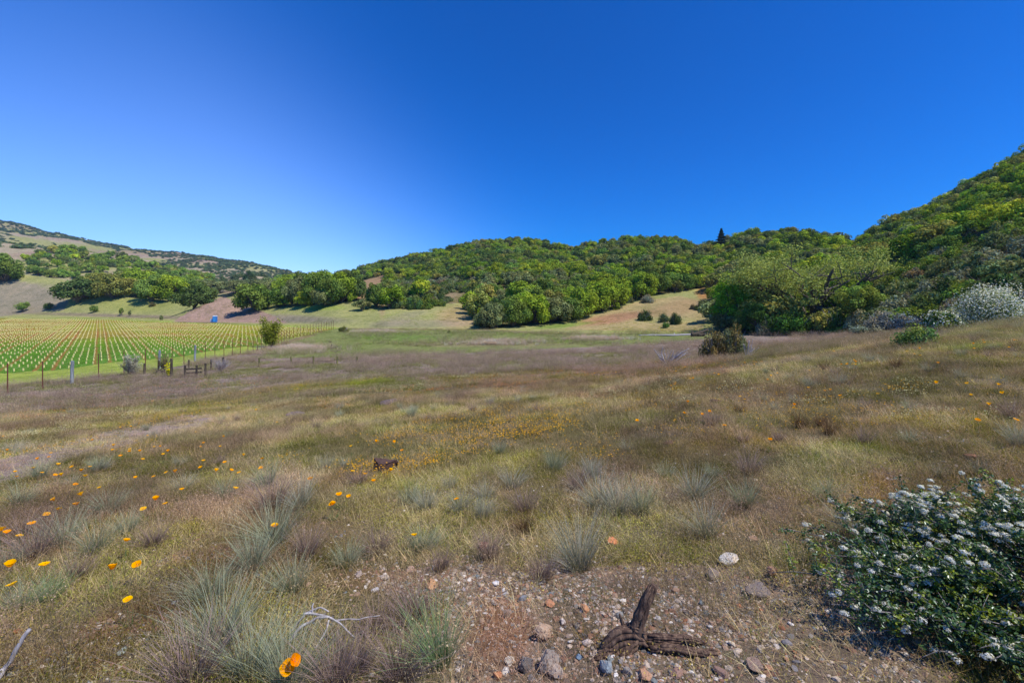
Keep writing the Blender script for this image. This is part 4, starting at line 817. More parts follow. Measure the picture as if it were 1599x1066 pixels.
# ------------------------------------------------------------ trees
def treemesh(seed, R=4.0, Hc=6.5, tr=1.6, n=2400, leaf=.30, sub=26, flat=.8, mats=None, single=True, cl=.36, hue=.16, open_=1.0, limbs=True):
    """oak: tapered trunk with limbs into leaf clumps; returns crown and trunk meshes or one mesh with both"""
    rg = np.random.default_rng(seed); ch = Hc-tr; cen = np.array([0, 0, tr+ch*.42])
    th = rg.uniform(0, 2*math.pi, sub); cz = rg.uniform(-.62, 1, sub); rr = np.sqrt(np.clip(1-cz**2, 0, 1)); rad = np.array([R, R, ch*.52])
    lob = 1+.22*np.sin(2*th+rg.uniform(0, 6))+.12*np.sin(5*th+rg.uniform(0, 6))
    Cc = cen+np.stack([rr*np.cos(th)*lob, rr*np.sin(th)*lob, cz], 1)*rad*(.70+.12*rg.normal(size=(sub, 1)))
    cr = cl*R*rg.uniform(.55, 1.15, sub)*open_; k = rg.choice(sub, n, p=cr**2/np.sum(cr**2)); d = rg.normal(size=(n, 3)); d[:, 2] += .35; d /= np.linalg.norm(d, axis=1)[:, None]
    P = Cc[k]+d*(cr[k][:, None])*np.array([1, 1, flat])*(.55+.5*rg.random((n, 1))**.6)
    Nn = d+rg.normal(0, .5, d.shape)+np.array([0, 0, .3]); tone = rg.uniform(.72, 1.28, sub)[k][:, None]; hs = rg.uniform(-hue, hue, sub)[k]
    c = np.stack([1+hs, np.ones(n), 1-hs*.6], 1)*tone*rg.uniform(.65, 1.35, (n, 1))
    cb = MB(); cb.add(*quads(P, Nn, leaf, rg, 1.25, c, .12)); tb = cb if single else MB(); mi = 1 if single else 0
    r0 = R*.075+.08; top = np.array([rg.normal(0, .3), rg.normal(0, .3), tr*1.1]); tp = wpath((0, 0, -.5), top, 6, .05, rg); tb.add(*tube(tp, np.linspace(r0*1.3, r0*.85, 6), 7), mi=mi)
    if limbs:
        for i in rg.choice(sub, min(sub, 13), replace=False):
            q = wpath(top, Cc[i], 7, R*.035, rg); q[:, 2] += np.sin(np.linspace(0, math.pi, 7))*R*.08; tb.add(*tube(q, np.linspace(r0*.6, r0*.1, 7), 5), mi=mi)
            for s_ in range(2):
                j = 3+s_; e2 = q[j]+rg.normal(0, R*.22, 3)+[0, 0, R*.1]; tb.add(*tube(wpath(q[j], e2, 4, R*.02, rg), np.linspace(r0*.28, r0*.06, 4), 4), mi=mi)
    if single: return cb.mesh('tree', mats)
    return cb.mesh('crown', [mats[0]]), tb.mesh('trunk', [mats[1]], smooth=True)
def shrubmesh(seed, R=1.0, h=1.0, n=900, leaf=.11, sub=14, mats=None, twig=0.25, hue=.15):
    rg = np.random.default_rng(seed); b = MB(); (q, Cc) = leafy((0, 0, 0), (R, R, h), n, leaf, rg, np.array([[1, 1, 1], [1+hue, 1, 1-hue], [1-hue, 1, 1+hue*.5], [.8, .8, .8]]), sub, 1.2, -.02, .3, .42); b.add(*q)
    for i in range(int(10+30*twig)):
        th = rg.uniform(0, 6.28); d = np.array([math.cos(th)*R*.95, math.sin(th)*R*.95, h*rg.uniform(.4, 1.08)])*rg.uniform(.7, 1.05); b.add(*tube(wpath((0, 0, -.1), d, 5, .03*R, rg), np.linspace(.03*R, .006*R, 5), 3), mi=1)
    return b.mesh('shrub', mats)
def species(src):
    ML = M_lo if src == 'obj' else M_li
    T = [treemesh(500+i, 4.0, 6.4+(i % 3)*.5, .7, 3200, .25, 40, mats=[ML, M_bark]) for i in range(5)]
    T += [treemesh(520+i, 3.8, 6.4, 1.0, 2000, .25, 26, mats=[ML, M_bark], open_=.95, cl=.32) for i in range(2)]
    S_ = [shrubmesh(540+i, 2.4, 2.3, 1700, .18, 18, [ML, M_bark], .4) for i in range(4)]
    return T, S_
TO, SO = species('obj')
def instcopy(me):
    m2 = me.copy(); m2.materials[0] = M_li; return m2
TI = [instcopy(m) for m in TO]; SI = [instcopy(m) for m in SO]
TCOL = [((108, 124, 36), 'bright green oak'), ((124, 134, 40), 'yellow-green oak'), ((88, 104, 44), 'mid green oak'), ((72, 86, 44), 'dark green oak'), ((98, 104, 64), 'grey-olive oak'), ((112, 112, 54), 'bronze-green oak'), ((98, 116, 52), 'fresh green oak')]
SCOL = [((98, 106, 66), 'olive shrub'), ((108, 110, 86), 'grey shrub'), ((66, 82, 44), 'dark green shrub'), ((96, 112, 44), 'green shrub'), ((112, 100, 76), 'brownish shrub')]
GAIN = 1.8
# placed trees: u, foot v, width px, height px, colour index, label
HT = [(126, 471, 68, 38, 3, 'round dark green oak standing alone on the grassy knoll left of the grove'), (178, 465, 56, 40, 5, 'brown-green oak behind and right of the lone round oak'), (160, 455, 46, 30, 5, None), (228, 458, 60, 36, 0, None), (208, 448, 50, 28, 0, None), (242, 460, 60, 38, 1, None), (272, 463, 56, 34, 2, None), (322, 455, 46, 20, 4, None), (372, 458, 50, 22, 4, None), (420, 462, 50, 30, 4, None), (455, 462, 50, 36, 0, None), (480, 464, 56, 42, 2, None), (505, 464, 56, 44, 0, None), (530, 462, 50, 42, 4, None), (542, 468, 46, 44, 2, None), (300, 468, 50, 34, 2, None), (215, 465, 62, 46, 0, None), (236, 470, 52, 44, 6, None), (264, 470, 58, 42, 0, None), (196, 450, 50, 28, 5, None), (250, 455, 50, 34, 2, None),
 (305, 481, 62, 40, 3, 'broad dark oak on the left flank of the reddish mound'), (398, 485, 68, 44, 2, 'broad green oak on the right flank of the reddish mound'), (340, 458, 40, 20, 4, None), (282, 466, 40, 30, 6, None), (432, 466, 40, 28, 4, None), (447, 470, 44, 38, 0, None), (466, 474, 46, 44, 4, None), (490, 474, 50, 48, 2, None), (514, 476, 52, 52, 2, None), (534, 472, 48, 50, 0, None), (550, 470, 42, 48, 3, None),
 (478, 477, 34, 26, 1, 'small bright oak at the front of the grove beyond the vineyard tip'), (508, 478, 44, 32, 4, None), (566, 485, 34, 20, 4, None), (588, 480, 38, 40, 2, 'small oak leaning over the grassy slope beside the bare track'), (2, 441, 56, 46, 2, 'oak cut by the left edge of the picture with dark limbs showing'),
 (37, 487, 19, 17, 6, 'small round young tree above the vineyard, leftmost of the row of saplings'), (75, 484, 13, 12, 3, 'second sapling from the left above the vineyard'), (147, 488, 12, 12, 2, 'sapling below the lone round oak'), (190, 493, 10, 13, 2, 'pale sapling on the knoll below the grove'), (203, 494, 6, 11, 4, 'thin sapling right of the pale sapling on the knoll'), (252, 500, 6, 9, 4, 'thin sapling standing at the vineyard far edge'),
 (802, 509, 54, 46, 2, None), (770, 513, 48, 44, 4, None), (758, 512, 38, 40, 4, None), (836, 505, 60, 48, 0, None), (862, 503, 60, 42, 4, 'spreading oak at the foot of the wood with its shadow on the grass'), (884, 501, 60, 40, 2, 'rounded oak at the lower right tip of the dense wood'), (905, 497, 54, 52, 0, None), (940, 486, 60, 50, 0, None), (965, 478, 56, 46, 0, None), (1000, 466, 58, 44, 0, None), (1025, 458, 40, 36, 2, None), (815, 480, 50, 44, 0, None), (850, 478, 56, 46, 2, None)]
def place_tree(u, v, w, h, ci, label, k, fam='tree'):
    x, y, z = gp(u, v, 20); me = TD[k % 4] if h > 20 else TO[k % 7]; c, nm = TCOL[ci]; o = bpy.data.objects.new('oak_tree', me); COL.objects.link(o)
    o.location = (x, y, z-.15); s = w*y/F/9.4; hh = me['h']; o.scale = (s, s, h*y/F/hh); o.rotation_euler = (0, 0, k*1.3); o.color = (*(lin(c)*GAIN), 1)
    tag(o, label, 'tree', 'oaks on the hills'); 
    if not label: reg(o, nm, u, v-h*.5, fam)
    return x, y
TD = [treemesh(560+i, 4.3, 6.2, .25, 7000, .2, 46, mats=[M_lo, M_bark], cl=.33, hue=.1) for i in range(4)]
for m_ in TO+TD: m_['h'] = float(max(v.co.z for v in m_.vertices))
PLACED = [place_tree(*t, i) for i, t in enumerate(HT)]
# woods: every tree found by dart throwing on the hills; the largest in view are things, the rest one wood
def darts(n, y0, y1, u0, u1, test, rmin, seed):
    rg = np.random.default_rng(seed); Y = np.sqrt(rg.uniform(y0*y0, y1*y1, n)); U = rg.uniform(u0, u1, n); X = (U-CX)/F*Y; z = H(X, Y); ok = test(X, Y, z); X, Y, z = X[ok], Y[ok], z[ok]
    cell = {}; keep = []
    for i in range(len(X)):
        r = rmin(X[i], Y[i]); cx, cy = int(X[i]//6), int(Y[i]//6); bad = False
        for a in (-1, 0, 1):
            for b in (-1, 0, 1):
                for j in cell.get((cx+a, cy+b), ()):
                    if (X[i]-X[j])**2+(Y[i]-Y[j])**2 < r*r: bad = True; break
                if bad: break
            if bad: break
        if not bad: cell.setdefault((cx, cy), []).append(i); keep.append(i)
    k = np.array(keep); return X[k], Y[k], z[k]
def vis(X, Y, z, top):
    """does the crown top clear every nearer ground on its ray?"""
    out = np.ones(len(X), bool); vt = HV-F*(z+top)/Y
    for t in np.linspace(.25, .97, 26):
        yy = Y*t; out &= (HV-F*H0(X*t, yy)/yy) > vt-0.5
    return out
CHU, CHV = [1330, 1400, 1500, 1599, 1800], [440, 415, 392, 352, 280]
def wt(X, Y, z):
    u, v = uv(X, Y, z); s = (H(X*1.015, Y*1.015)-H(X*.985, Y*.985))
    w = wooded(u, v) & (s > -1.2) & (Y > 36); chap = (u > 1330) & (v > np.interp(u, CHU, CHV)); lc = (u > 596) & (u < 745) & (v > 428)
    w &= ~(chap | (lc & (fbm(X*.05, Y*.05, 2) > .42))); return w
X, Y, z = darts(60000, 75, 560, 425, 1900, wt, lambda x, y: 4.7 if y < 330 else 5.6, 3)
# the second planting of the small hill beyond the knoll on the left, and its shrubs
def mt(X, Y, z):
    u, v = uv(X, Y, z); return inpoly(u+(fbm(X*.05, Y*.05, 2)-.5)*40, v, [(40, 432), (44, 408), (75, 392), (110, 392), (160, 402), (215, 405), (240, 420), (300, 425), (330, 438), (300, 450), (150, 440)]) | (inpoly(u, v, [(-200, 440), (-200, 405), (8, 402), (12, 425)]))
X2, Y2, z2 = darts(26000, 290, 520, -150, 520, mt, lambda x, y: 8.5, 4)
X = np.concatenate([X, X2]); Y = np.concatenate([Y, Y2]); z = np.concatenate([z, z2])
ok = vis(X, Y, z, 6.5); pl = np.array(PLACED); ok &= ~near(np.stack([X, Y], 1), pl, 3.5); X, Y, z = X[ok], Y[ok], z[ok]; n = len(X)
u, v = uv(X, Y, z); rg = np.random.default_rng(8)
f1 = fbm(X*.035, Y*.035, 3); f2 = fbm(X*.09+40, Y*.09, 2); sc = rg.uniform(.62, 1.22, n)*(1+.3*(f1-.5)); sc *= np.where(u > 1340, .92, 1)
ci = np.zeros(n, int); r = rg.random(n)
ci = np.where(r < .40, 0, np.where(r < .52, 1, np.where(r < .68, 2, np.where(r < .78, 3, np.where(r < .88, 6, 4)))))
ci = np.where((f1 < .42) & (rg.random(n) < .55), np.where(rg.random(n) < .5, 4, 2), ci); ci = np.where((rg.random(n) < .07) | ((f2 > .66) & (rg.random(n) < .4)), 5, ci)
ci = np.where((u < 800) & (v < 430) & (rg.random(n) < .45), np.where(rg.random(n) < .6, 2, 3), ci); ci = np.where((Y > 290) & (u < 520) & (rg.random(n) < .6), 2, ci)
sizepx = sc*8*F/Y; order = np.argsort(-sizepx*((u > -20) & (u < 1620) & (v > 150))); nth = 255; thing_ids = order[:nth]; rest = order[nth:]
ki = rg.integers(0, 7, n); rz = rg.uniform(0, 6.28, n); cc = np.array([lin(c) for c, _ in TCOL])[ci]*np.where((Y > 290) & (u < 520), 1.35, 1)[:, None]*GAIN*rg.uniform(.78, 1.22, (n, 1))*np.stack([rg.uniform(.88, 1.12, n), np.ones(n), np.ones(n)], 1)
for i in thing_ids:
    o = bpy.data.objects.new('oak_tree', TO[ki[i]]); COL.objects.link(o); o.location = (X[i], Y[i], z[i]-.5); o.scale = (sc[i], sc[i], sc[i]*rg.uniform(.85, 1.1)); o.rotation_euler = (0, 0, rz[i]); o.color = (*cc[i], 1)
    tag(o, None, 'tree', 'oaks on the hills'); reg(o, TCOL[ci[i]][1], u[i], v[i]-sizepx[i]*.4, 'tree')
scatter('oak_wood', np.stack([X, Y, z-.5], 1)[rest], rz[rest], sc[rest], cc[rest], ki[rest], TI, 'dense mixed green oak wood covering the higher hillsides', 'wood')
NT = n
# chaparral shrubs on the right-hand slope, the left foot of the wood, scattered bushes
def st(X, Y, z):
    u, v = uv(X, Y, z); chap = (u > 1318) & (v > np.interp(u, CHU, CHV)-12) & (v < np.interp(u, [1318, 1400, 1500, 1599, 2200], [522, 506, 498, 490, 488])); lc = (u > 596) & (u < 750) & (v > 425) & wooded(u, v)
    return (chap & (Y > 36) & (Y < 215)) | (lc & (Y < 330)) | (wooded(u, v) & (u > 1118) & (u < 1330) & (v > 488) & (Y < 90))
X, Y, z = darts(60000, 34, 330, 590, 1900, st, lambda x, y: 2.1 if x > 30 else 3.0, 5)
ok = vis(X, Y, z, 2.0); X, Y, z = X[ok], Y[ok], z[ok]; n = len(X); u, v = uv(X, Y, z); r = rg.random(n); f1 = fbm(X*.06, Y*.06, 3)
ci = np.where(r < .46, 0, np.where(r < .56, 1, np.where(r < .78, 2, np.where(r < .9, 3, 4)))); ci = np.where((f1 > .6) & (rg.random(n) < .4), 1, ci); ci = np.where((f1 < .45) & (rg.random(n) < .6), 3, ci)
ci = np.where((u > 1118) & (u < 1330), np.where(rg.random(n) < .6, 3, 2), ci)
sc = rg.uniform(.5, 1.0, n)*np.where(X < 30, 1.15, 1); sizepx = sc*5*F/Y; order = np.argsort(-sizepx*((u > -20) & (u < 1620))); thing_ids = order[:200]; rest = order[200:]
ki = rg.integers(0, 4, n); rz = rg.uniform(0, 6.28, n); cc = np.array([lin(c) for c, _ in SCOL])[ci]*GAIN*rg.uniform(.75, 1.25, (n, 1))
for i in thing_ids:
    o = bpy.data.objects.new('shrub', SO[ki[i]]); COL.objects.link(o); o.location = (X[i], Y[i], z[i]-.1); o.scale = (sc[i], sc[i], sc[i]*rg.uniform(.8, 1.2)); o.rotation_euler = (0, 0, rz[i]); o.color = (*cc[i], 1)
    tag(o, None, 'shrub', 'chaparral shrubs on the slopes'); reg(o, SCOL[ci[i]][1], u[i], v[i]-sizepx[i]*.3, 'shrub')
scatter('chaparral', np.stack([X, Y, z-.1], 1)[rest], rz[rest], sc[rest], cc[rest], ki[rest], SI, 'grey-green chaparral brush covering the upper right slope', 'brush')
NS = n
# far scrub on the tan hills
def ft(X, Y, z):
    u, v = uv(X, Y, z); f = fbm(X*.012, Y*.006, 3); ridge = (H0(X*1.0, Y)-H0(X*1.03, Y*1.03)) > -9
    d = .7*sstep(f, .47, .6)+.15*(vnoise(X*.03, Y*.03) > .62)+np.where(Y > 1150, .9, 0)+np.where((u > 320) & (u < 520), .4, 0); d *= np.where((Y < 620) & (v > 395) & (u < 200), .12, 1)
    return (u < 560) & (Y > 400) & (rg2.random(len(X)) < d*.36)
rg2 = np.random.default_rng(77)
X, Y, z = darts(40000, 400, 1380, -200, 560, ft, lambda x, y: 7, 6); ok = vis(X, Y, z, 5); X, Y, z = X[ok], Y[ok], z[ok]; n = len(X)
scatter('hillside_scrub', np.stack([X, Y, z-.5], 1), rg.uniform(0, 6, n), np.stack([rg.uniform(1.1, 2.6, n)]*2+[rg.uniform(1., 1.9, n)], 1), lin((80, 94, 62))*GAIN*rg.uniform(.7, 1.3, (n, 1)), rg.integers(0, 4, n), SI, 'dark scrub dotting the distant tan hills', 'scrub')
print('trees', NT, 'shrubs', NS, 'far', n)
# conifer standing out of the skyline
y = 250.0; x = (1127-CX)/F*y; z = float(H(x, y)); b = MB(); rg = np.random.default_rng(31); n = 3600; hh = 10.5; t = rg.random(n)**.8; a = rg.uniform(0, 6.28, n); lay = .75+.25*np.sin(t*46); r = (1-t)*3.6*lay*rg.uniform(.45, 1.05, n)+.1
b.add(*quads(np.stack([r*np.cos(a), r*np.sin(a), 1.5+t*hh*.92-r*.25], 1), np.stack([np.cos(a)*.5, np.sin(a)*.5, np.ones(n)], 1), .3, rg, 1.1, rg.uniform(.6, 1.3, (n, 1))*np.ones((1, 3))))
e = bpy.data.objects.new('conifer_tree', None); COL.objects.link(e); e.location = (x, y, z+1.2); e.scale = (1.4, 1.4, 1.05); tag(e, 'single dark pointed conifer rising above the wooded ridge', 'tree')
o = link('crown', b.mesh('crown', [M_lo]), e); o.color = (*(lin((52, 66, 50))*1.2), 1); b = MB(); b.add(*tube([(0, 0, -1), (0, 0, hh*.98)], [.3, .04], 6)); link('trunk', b.mesh('trunk', [M_bark]), e)
# the two big oaks at the foot of the hill
def bigoak(u, v, w, h, seed, col, label, bare, lean, nlimb, leafn=15000):
    x, y, z = gp(u, v, 30); R = w*y/F/2; Hh = h*y/F; rg = np.random.default_rng(seed)
    e = bpy.data.objects.new('oak_tree', None); COL.objects.link(e); e.location = (x, y, z-.1); tag(e, label, 'tree')
    tb = MB(); ends = []; bark = []
    for i in range(nlimb):
        a = 2*math.pi*i/nlimb+rg.normal(0, .2); fr = rg.uniform(.55, .95); el_ = rg.uniform(.35, 1.0); tip = np.array([math.cos(a)*R*fr, math.sin(a)*R*fr*.8, Hh*(.42+.45*el_*(1-fr*.35))])
        t = np.linspace(0, 1, 12)[:, None]; c0 = np.array([math.cos(a)*R*.04, math.sin(a)*R*.04, 0]); c1 = np.array([math.cos(a)*R*.22, math.sin(a)*R*.22, Hh*.36]); P = (1-t)**2*c0+2*t*(1-t)*c1+t*t*tip; P += np.cumsum(rg.normal(0, R*.018, P.shape), 0)*t
        rr = np.linspace(R*.07, R*.016, 12); tb.add(*tube(P, rr, 7)); 
        for s_ in range(6):
            j = rg.integers(3, 11); a2 = a+rg.normal(0, .9); l = R*rg.uniform(.25, .5); q = P[j]+np.array([math.cos(a2)*l, math.sin(a2)*l, l*rg.uniform(.1, .8)]); W_ = wpath(P[j], q, 7, R*.012, rg); tb.add(*tube(W_, np.linspace(rr[j]*.6, R*.005, 7), 5)); ends.append(q)
            for s3 in range(3):
                q2 = W_[4]+rg.normal(0, l*.45, 3)+[0, 0, l*.2]; tb.add(*tube(wpath(W_[4], q2, 5, R*.01, rg), np.linspace(R*.008, R*.003, 5), 4)); ends.append(q2)
        ends.append(P[-1])
    E = np.array(ends); k = rg.integers(0, len(E), leafn); d = rg.normal(size=(leafn, 3)); P = E[k]+d*np.array([R*.085, R*.085, R*.05])
    P = P[(P[:, 2] > Hh*(.30+.25*(np.hypot(P[:, 0], P[:, 1]) < R*.4)))]; P = P[~((P[:, 1] < -R*.12) & (P[:, 2] < Hh*.72) & (P[:, 0] > -R*.35))]; tone = rg.uniform(.75, 1.25, len(P))[:, None]; cb = MB(); cb.add(*quads(P, rg.normal(size=P.shape)+[0, 0, .6], .16, rg, 1.3, tone*rg.uniform(.7, 1.3, (len(P), 1))*np.ones((1, 3)), .15))
    o = link('crown', cb.mesh('crown', [M_lo]), e); o.color = (*(lin(col)*GAIN*1.1), 1); link('trunk', tb.mesh('trunk', [M_bark], smooth=True), e); return e
bigoak(1270, 512, 190, 122, 61, (122, 128, 64), 'biggest spreading oak at the foot of the hill with dark curving limbs', True, 0, 9, 42000)
bigoak(1226, 506, 130, 112, 62, (112, 118, 62), 'tall thin-leaved oak just left of the biggest spreading oak', True, 0, 7, 26000)
def denseoak(u, v, w, h, seed, col, label):
    x, y, z = gp(u, v, 30); R = w*y/F/2; Hh = h*y/F; e = bpy.data.objects.new('oak_tree', None); COL.objects.link(e); e.location = (x, y, z-.1); e.rotation_euler = (0, 0, seed); tag(e, label, 'tree')
    c, t = treemesh(seed, R*.92, Hh, Hh*.16, 9000, R*.034, 44, mats=[M_lo, M_bark], single=False, cl=.3); o = link('crown', c, e); o.color = (*(lin(col)*GAIN), 1); link('trunk', t, e)
denseoak(1141, 518, 74, 88, 71, (92, 126, 30), 'bright green round oak with short dark trunk right of the bare slope')
denseoak(1172, 512, 60, 84, 72, (84, 112, 36), 'green oak half hidden behind the bright round oak')
denseoak(1185, 522, 54, 52, 73, (58, 84, 36), 'low dark green tree beside the bright round oak')
denseoak(1345, 505, 76, 66, 74, (100, 112, 46), 'yellow-green tree at the right of the biggest oak')
# understorey and named shrubs: u, foot v, width, height, colour, label
SH = [(1215, 523, 50, 30, (62, 86, 36), 'leafy green shrub under the tall thin-leaved oak'), (1250, 523, 60, 34, (68, 94, 34), 'bright green shrub at the foot of the biggest oak'), (1288, 521, 40, 26, (76, 110, 36), 'green shrub right of the trunk of the biggest oak'), (1197, 524, 24, 20, (104, 106, 84), 'small grey shrub at the left foot of the oaks'), (1318, 519, 46, 34, (72, 92, 42), 'dark shrub right of the biggest oak'),
 (1008, 501, 24, 17, (62, 78, 42), 'dark round shrub, leftmost of the four on the bare slope'), (1039, 503, 18, 12, (72, 84, 54), 'small shrub, second from left on the bare slope'), (1057, 507, 19, 17, (60, 76, 42), 'round dark shrub, third from left on the bare slope'), (1041, 512, 13, 9, (72, 100, 40), 'little green shrub below the pair on the bare slope'), (1098, 484, 19, 15, (66, 84, 48), 'dark shrub high on the bare slope near the round oak'),
 (1083, 483, 10, 7, (90, 80, 58), 'tiny brown shrub left of the high dark shrub'), (1013, 473, 22, 12, (118, 118, 100), 'pale grey shrub on top of the bare slope'), (983, 473, 20, 10, (84, 90, 62), 'low shrub at the wood edge above the bare slope'), (535, 518, 16, 8, (80, 84, 40), 'dark round shrub at the tip of the vineyard'), (237, 479, 11, 6, (84, 80, 46), 'little brown shrub on the knoll below the grove'), (386, 437, 17, 14, (52, 74, 40), 'dark tree-like shrub on the pinkish knoll'),
 (732, 486, 12, 8, (78, 86, 50), 'lone shrub on the brown slope left of the wood'), (722, 472, 12, 9, (70, 84, 50), 'dark shrub above the lone shrub on the brown slope'), (646, 483, 30, 18, (72, 92, 46), 'wide dark shrub at the foot of the brushy slope'), (672, 479, 14, 10, (72, 92, 46), 'small shrub right of the wide dark shrub'), (690, 478, 14, 10, (72, 92, 46), 'rounded shrub near the foot of the brushy slope'), (620, 482, 22, 14, (86, 96, 54), 'olive shrub at the left foot of the brushy slope'), (701, 520, 6, 4, (70, 84, 40), 'tiny shrub alone on the valley floor'),
 (1574, 506, 106, 54, (88, 100, 66), None), (1488, 517, 50, 28, (80, 92, 58), None), (1375, 523, 60, 16, (126, 124, 100), 'low greyish flowering shrub on the far edge of the meadow'), (1445, 540, 58, 28, (94, 112, 56), 'spreading green shrub low on the right edge of the meadow'), (1388, 513, 44, 24, (124, 124, 114), 'twiggy grey shrub behind the low greyish one'), (1428, 514, 50, 26, (128, 126, 118), 'twiggy grey shrub left of the white flowering shrubs'),
 (1118, 559, 42, 42, (104, 94, 58), 'olive-brown twiggy shrub in mid meadow'), (1152, 556, 40, 40, (104, 98, 62), 'olive-brown shrub with grey sticks in mid meadow')]
SB = [shrubmesh(800+i, 1.0, 1.0, 4200, .055, 26, [M_lo, M_grey], .9, .2) for i in range(4)]
WF = leafmat('white_blossom', (.86, .83, .68), .2)
for i, (u, v, w, h, c, lb) in enumerate(SH):
    x, y, z = gp(u, v, 8); s = w*y/F/2/1.05
    if lb is None:                                       # the two shrubs covered in white bloom
        e = bpy.data.objects.new('flowering_shrub', None); COL.objects.link(e); e.location = (x, y+s*.6, z-.05); tag(e, ['big shrub covered in white blossom at the right edge', 'smaller shrub flecked with white blossom left of the big white one'][int(i != 23)], 'shrub')
        o = link('foliage', shrubmesh(870+i, s, h*y/F, 9000, .05, 34, [M_lo, M_grey], .5), e); o.color = (*(lin((78, 96, 44))*GAIN), 1); rgb = np.random.default_rng(i); b = MB()
        q, _ = leafy((0, 0, .03), (s*1.07, s*1.07, h*y/F*1.09), 11000 if i == 23 else 2200, .045, np.random.default_rng(870+i), np.array([[1, 1, 1], [.9, .9, .84]]), 34, 1.4, .05, .4, .43); b.add(*q); link('blossom', b.mesh('blossom', [WF]), e); continue
    o = bpy.data.objects.new('shrub', SB[i % 4]); COL.objects.link(o); o.location = (x, y+s*.5, z-.03); o.scale = (s, s, h*y/F); o.rotation_euler = (0, 0, i); o.color = (*(lin(c)*GAIN), 1); tag(o, lb, 'shrub')
# young willow by the vineyard fence
x, y, z = gp(424, 542, 20); s = y/F; e = bpy.data.objects.new('young_tree', None); COL.objects.link(e); e.location = (x, y, z); tag(e, 'upright yellow-green young tree by the vineyard fence', 'tree')
rg = np.random.default_rng(90); b = MB(); tb = MB()
for i in range(16):
    a = rg.uniform(0, 6.28); r = rg.uniform(.1, 1)*15*s; tip = np.array([math.cos(a)*r, math.sin(a)*r, rg.uniform(20, 42)*s]); P = wpath((0, 0, 0), tip, 7, .1, rg); tb.add(*tube(P, np.linspace(.08, .015, 7), 4))
    n = 260; k = rg.integers(2, 7, n); q = P[k]+rg.normal(0, 1, (n, 3))*np.array([3.2, 3.2, 3.6])*s; b.add(*quads(q[q[:, 2] > 3*s], rg.normal(size=(int((q[:, 2] > 3*s).sum()), 3)), .1, rg, 1.3, rg.uniform(.7, 1.3, (int((q[:, 2] > 3*s).sum()), 1))*np.ones((1, 3))))
o = link('crown', b.mesh('crown', [M_lo]), e); o.color = (*(lin((126, 132, 44))*1.1), 1); link('trunk', tb.mesh('trunk', [M_bark]), e)
# ------------------------------------------------------------ fallen wood on the flat
def world(u, v, ymin=8): return gp(u, v, ymin)
x, y, z = gp(1045, 525, 30); k = y/F
sticks('fallen_log', [([(-48*k, 0, .15), (-20*k, .3, .22), (10*k, 0, .18), (38*k, .2, .3)], .14, .24), ([(-20*k, .3, .2), (-24*k, -1, .15)], .08, .03), ([(8*k, 0, .2), (10*k, .5, .7)], .1, .04)], M_grey, 'long bleached log lying at the foot of the bare slope', 'log', (x, y, z), 8, .03, 11)
x, y, z = gp(1093, 525, 30)
sticks('root_wad', [([(-12*k, 0, .2), (-2*k, 0, .5), (6*k, .1, .9), (14*k, .3, 1.35)], .5, .18), ([(-10*k, 0, .2), (-10*k, .2, 1.0)], .35, .1), ([(-4*k, 0, .3), (8*k, -.3, .3)], .5, .2), ([(0, 0, .5), (2*k, .2, 1.1)], .3, .08)], M_post, 'dark upturned roots at the right end of the long log', 'root', (x, y, z), 8, .1, 12)
x, y, z = gp(521, 545, 30); k = y/F
sticks('tree_stump', [([(-3*k, 0, 0), (-3.4*k, 0, 5*k), (-2.6*k, 0, 7.5*k)], .14, .08), ([(-4*k, 0, .15), (2*k, 0, .2), (7*k, .2, .4)], .1, .05)], M_post, 'small dark snag with a grey log on the green flat', 'stump', (x, y, z), 6, .02, 13)
x, y, z = gp(516, 535, 30); sticks('dead_brush', [([(0, 0, 0), (-.3, 0, .3)], .07, .02), ([(0, 0, 0), (.2, 0, .35)], .06, .02), ([(-.2, 0, .1), (.3, 0, .1)], .08, .05)], M_post, 'tiny dark wood piece above the snag on the flat', 'wood', (x, y, z), 5, .02, 14)
x, y, z = gp(1042, 568, 12); k = y/F; rg = np.random.default_rng(15)
L_ = [([(0, 0, 0), (-10*k, .1, 10*k), (-20*k, .2, 24*k)], .07, .025), ([(-4*k, 0, 4*k), (-8*k, .1, 16*k), (-5*k, .1, 28*k)], .06, .02), ([(2*k, 0, 0), (16*k, -.1, 14*k), (34*k, -.2, 25*k)], .07, .025), ([(10*k, 0, 8*k), (22*k, .2, 20*k)], .02, .006), ([(16*k, 0, 14*k), (40*k, .1, 16*k)], .02, .006), ([(-6*k, 0, .02), (30*k, 0, .15)], .04, .02)]
for i in range(26): a = rg.uniform(-24, 40)*k; hgt = rg.uniform(4, 20)*k; L_.append(([(a*.4, 0, hgt*.3), (a+rg.uniform(-6, 6)*k, rg.uniform(-.3, .3), hgt+rg.uniform(0, 8)*k)], .028, .01))
sticks('dead_branch', L_, M_grey, 'bleached bare branches spread on the mauve grass left of the twiggy shrubs', 'branch', (x, y, z), 5, .015, 16)
x, y, z = gp(1166, 556, 12); L_ = []
for i in range(12): a = rg.uniform(-14, 14)*k; L_.append(([(a*.3, 0, 0), (a+rg.uniform(-4, 12)*k, rg.uniform(-.3, .2), rg.uniform(14, 34)*k)], .035, .015))
sticks('dead_branch', L_, M_grey, 'grey dead sticks sticking out of the right twiggy shrub', 'branch', (x, y-.3, z), 5, .02, 17)
x, y, z = gp(1320, 531, 10); k = y/F; sticks('dead_branch', [([(-10*k, 0, .03), (0, 0, .1), (14*k, 0, .03)], .04, .02), ([(14*k, 0, 0), (20*k, 0, 5*k), (30*k, 0, .05)], .03, .015)], M_post, 'dark fallen stick among orange flowers below the biggest oak', 'branch', (x, y, z), 5, .02, 18)
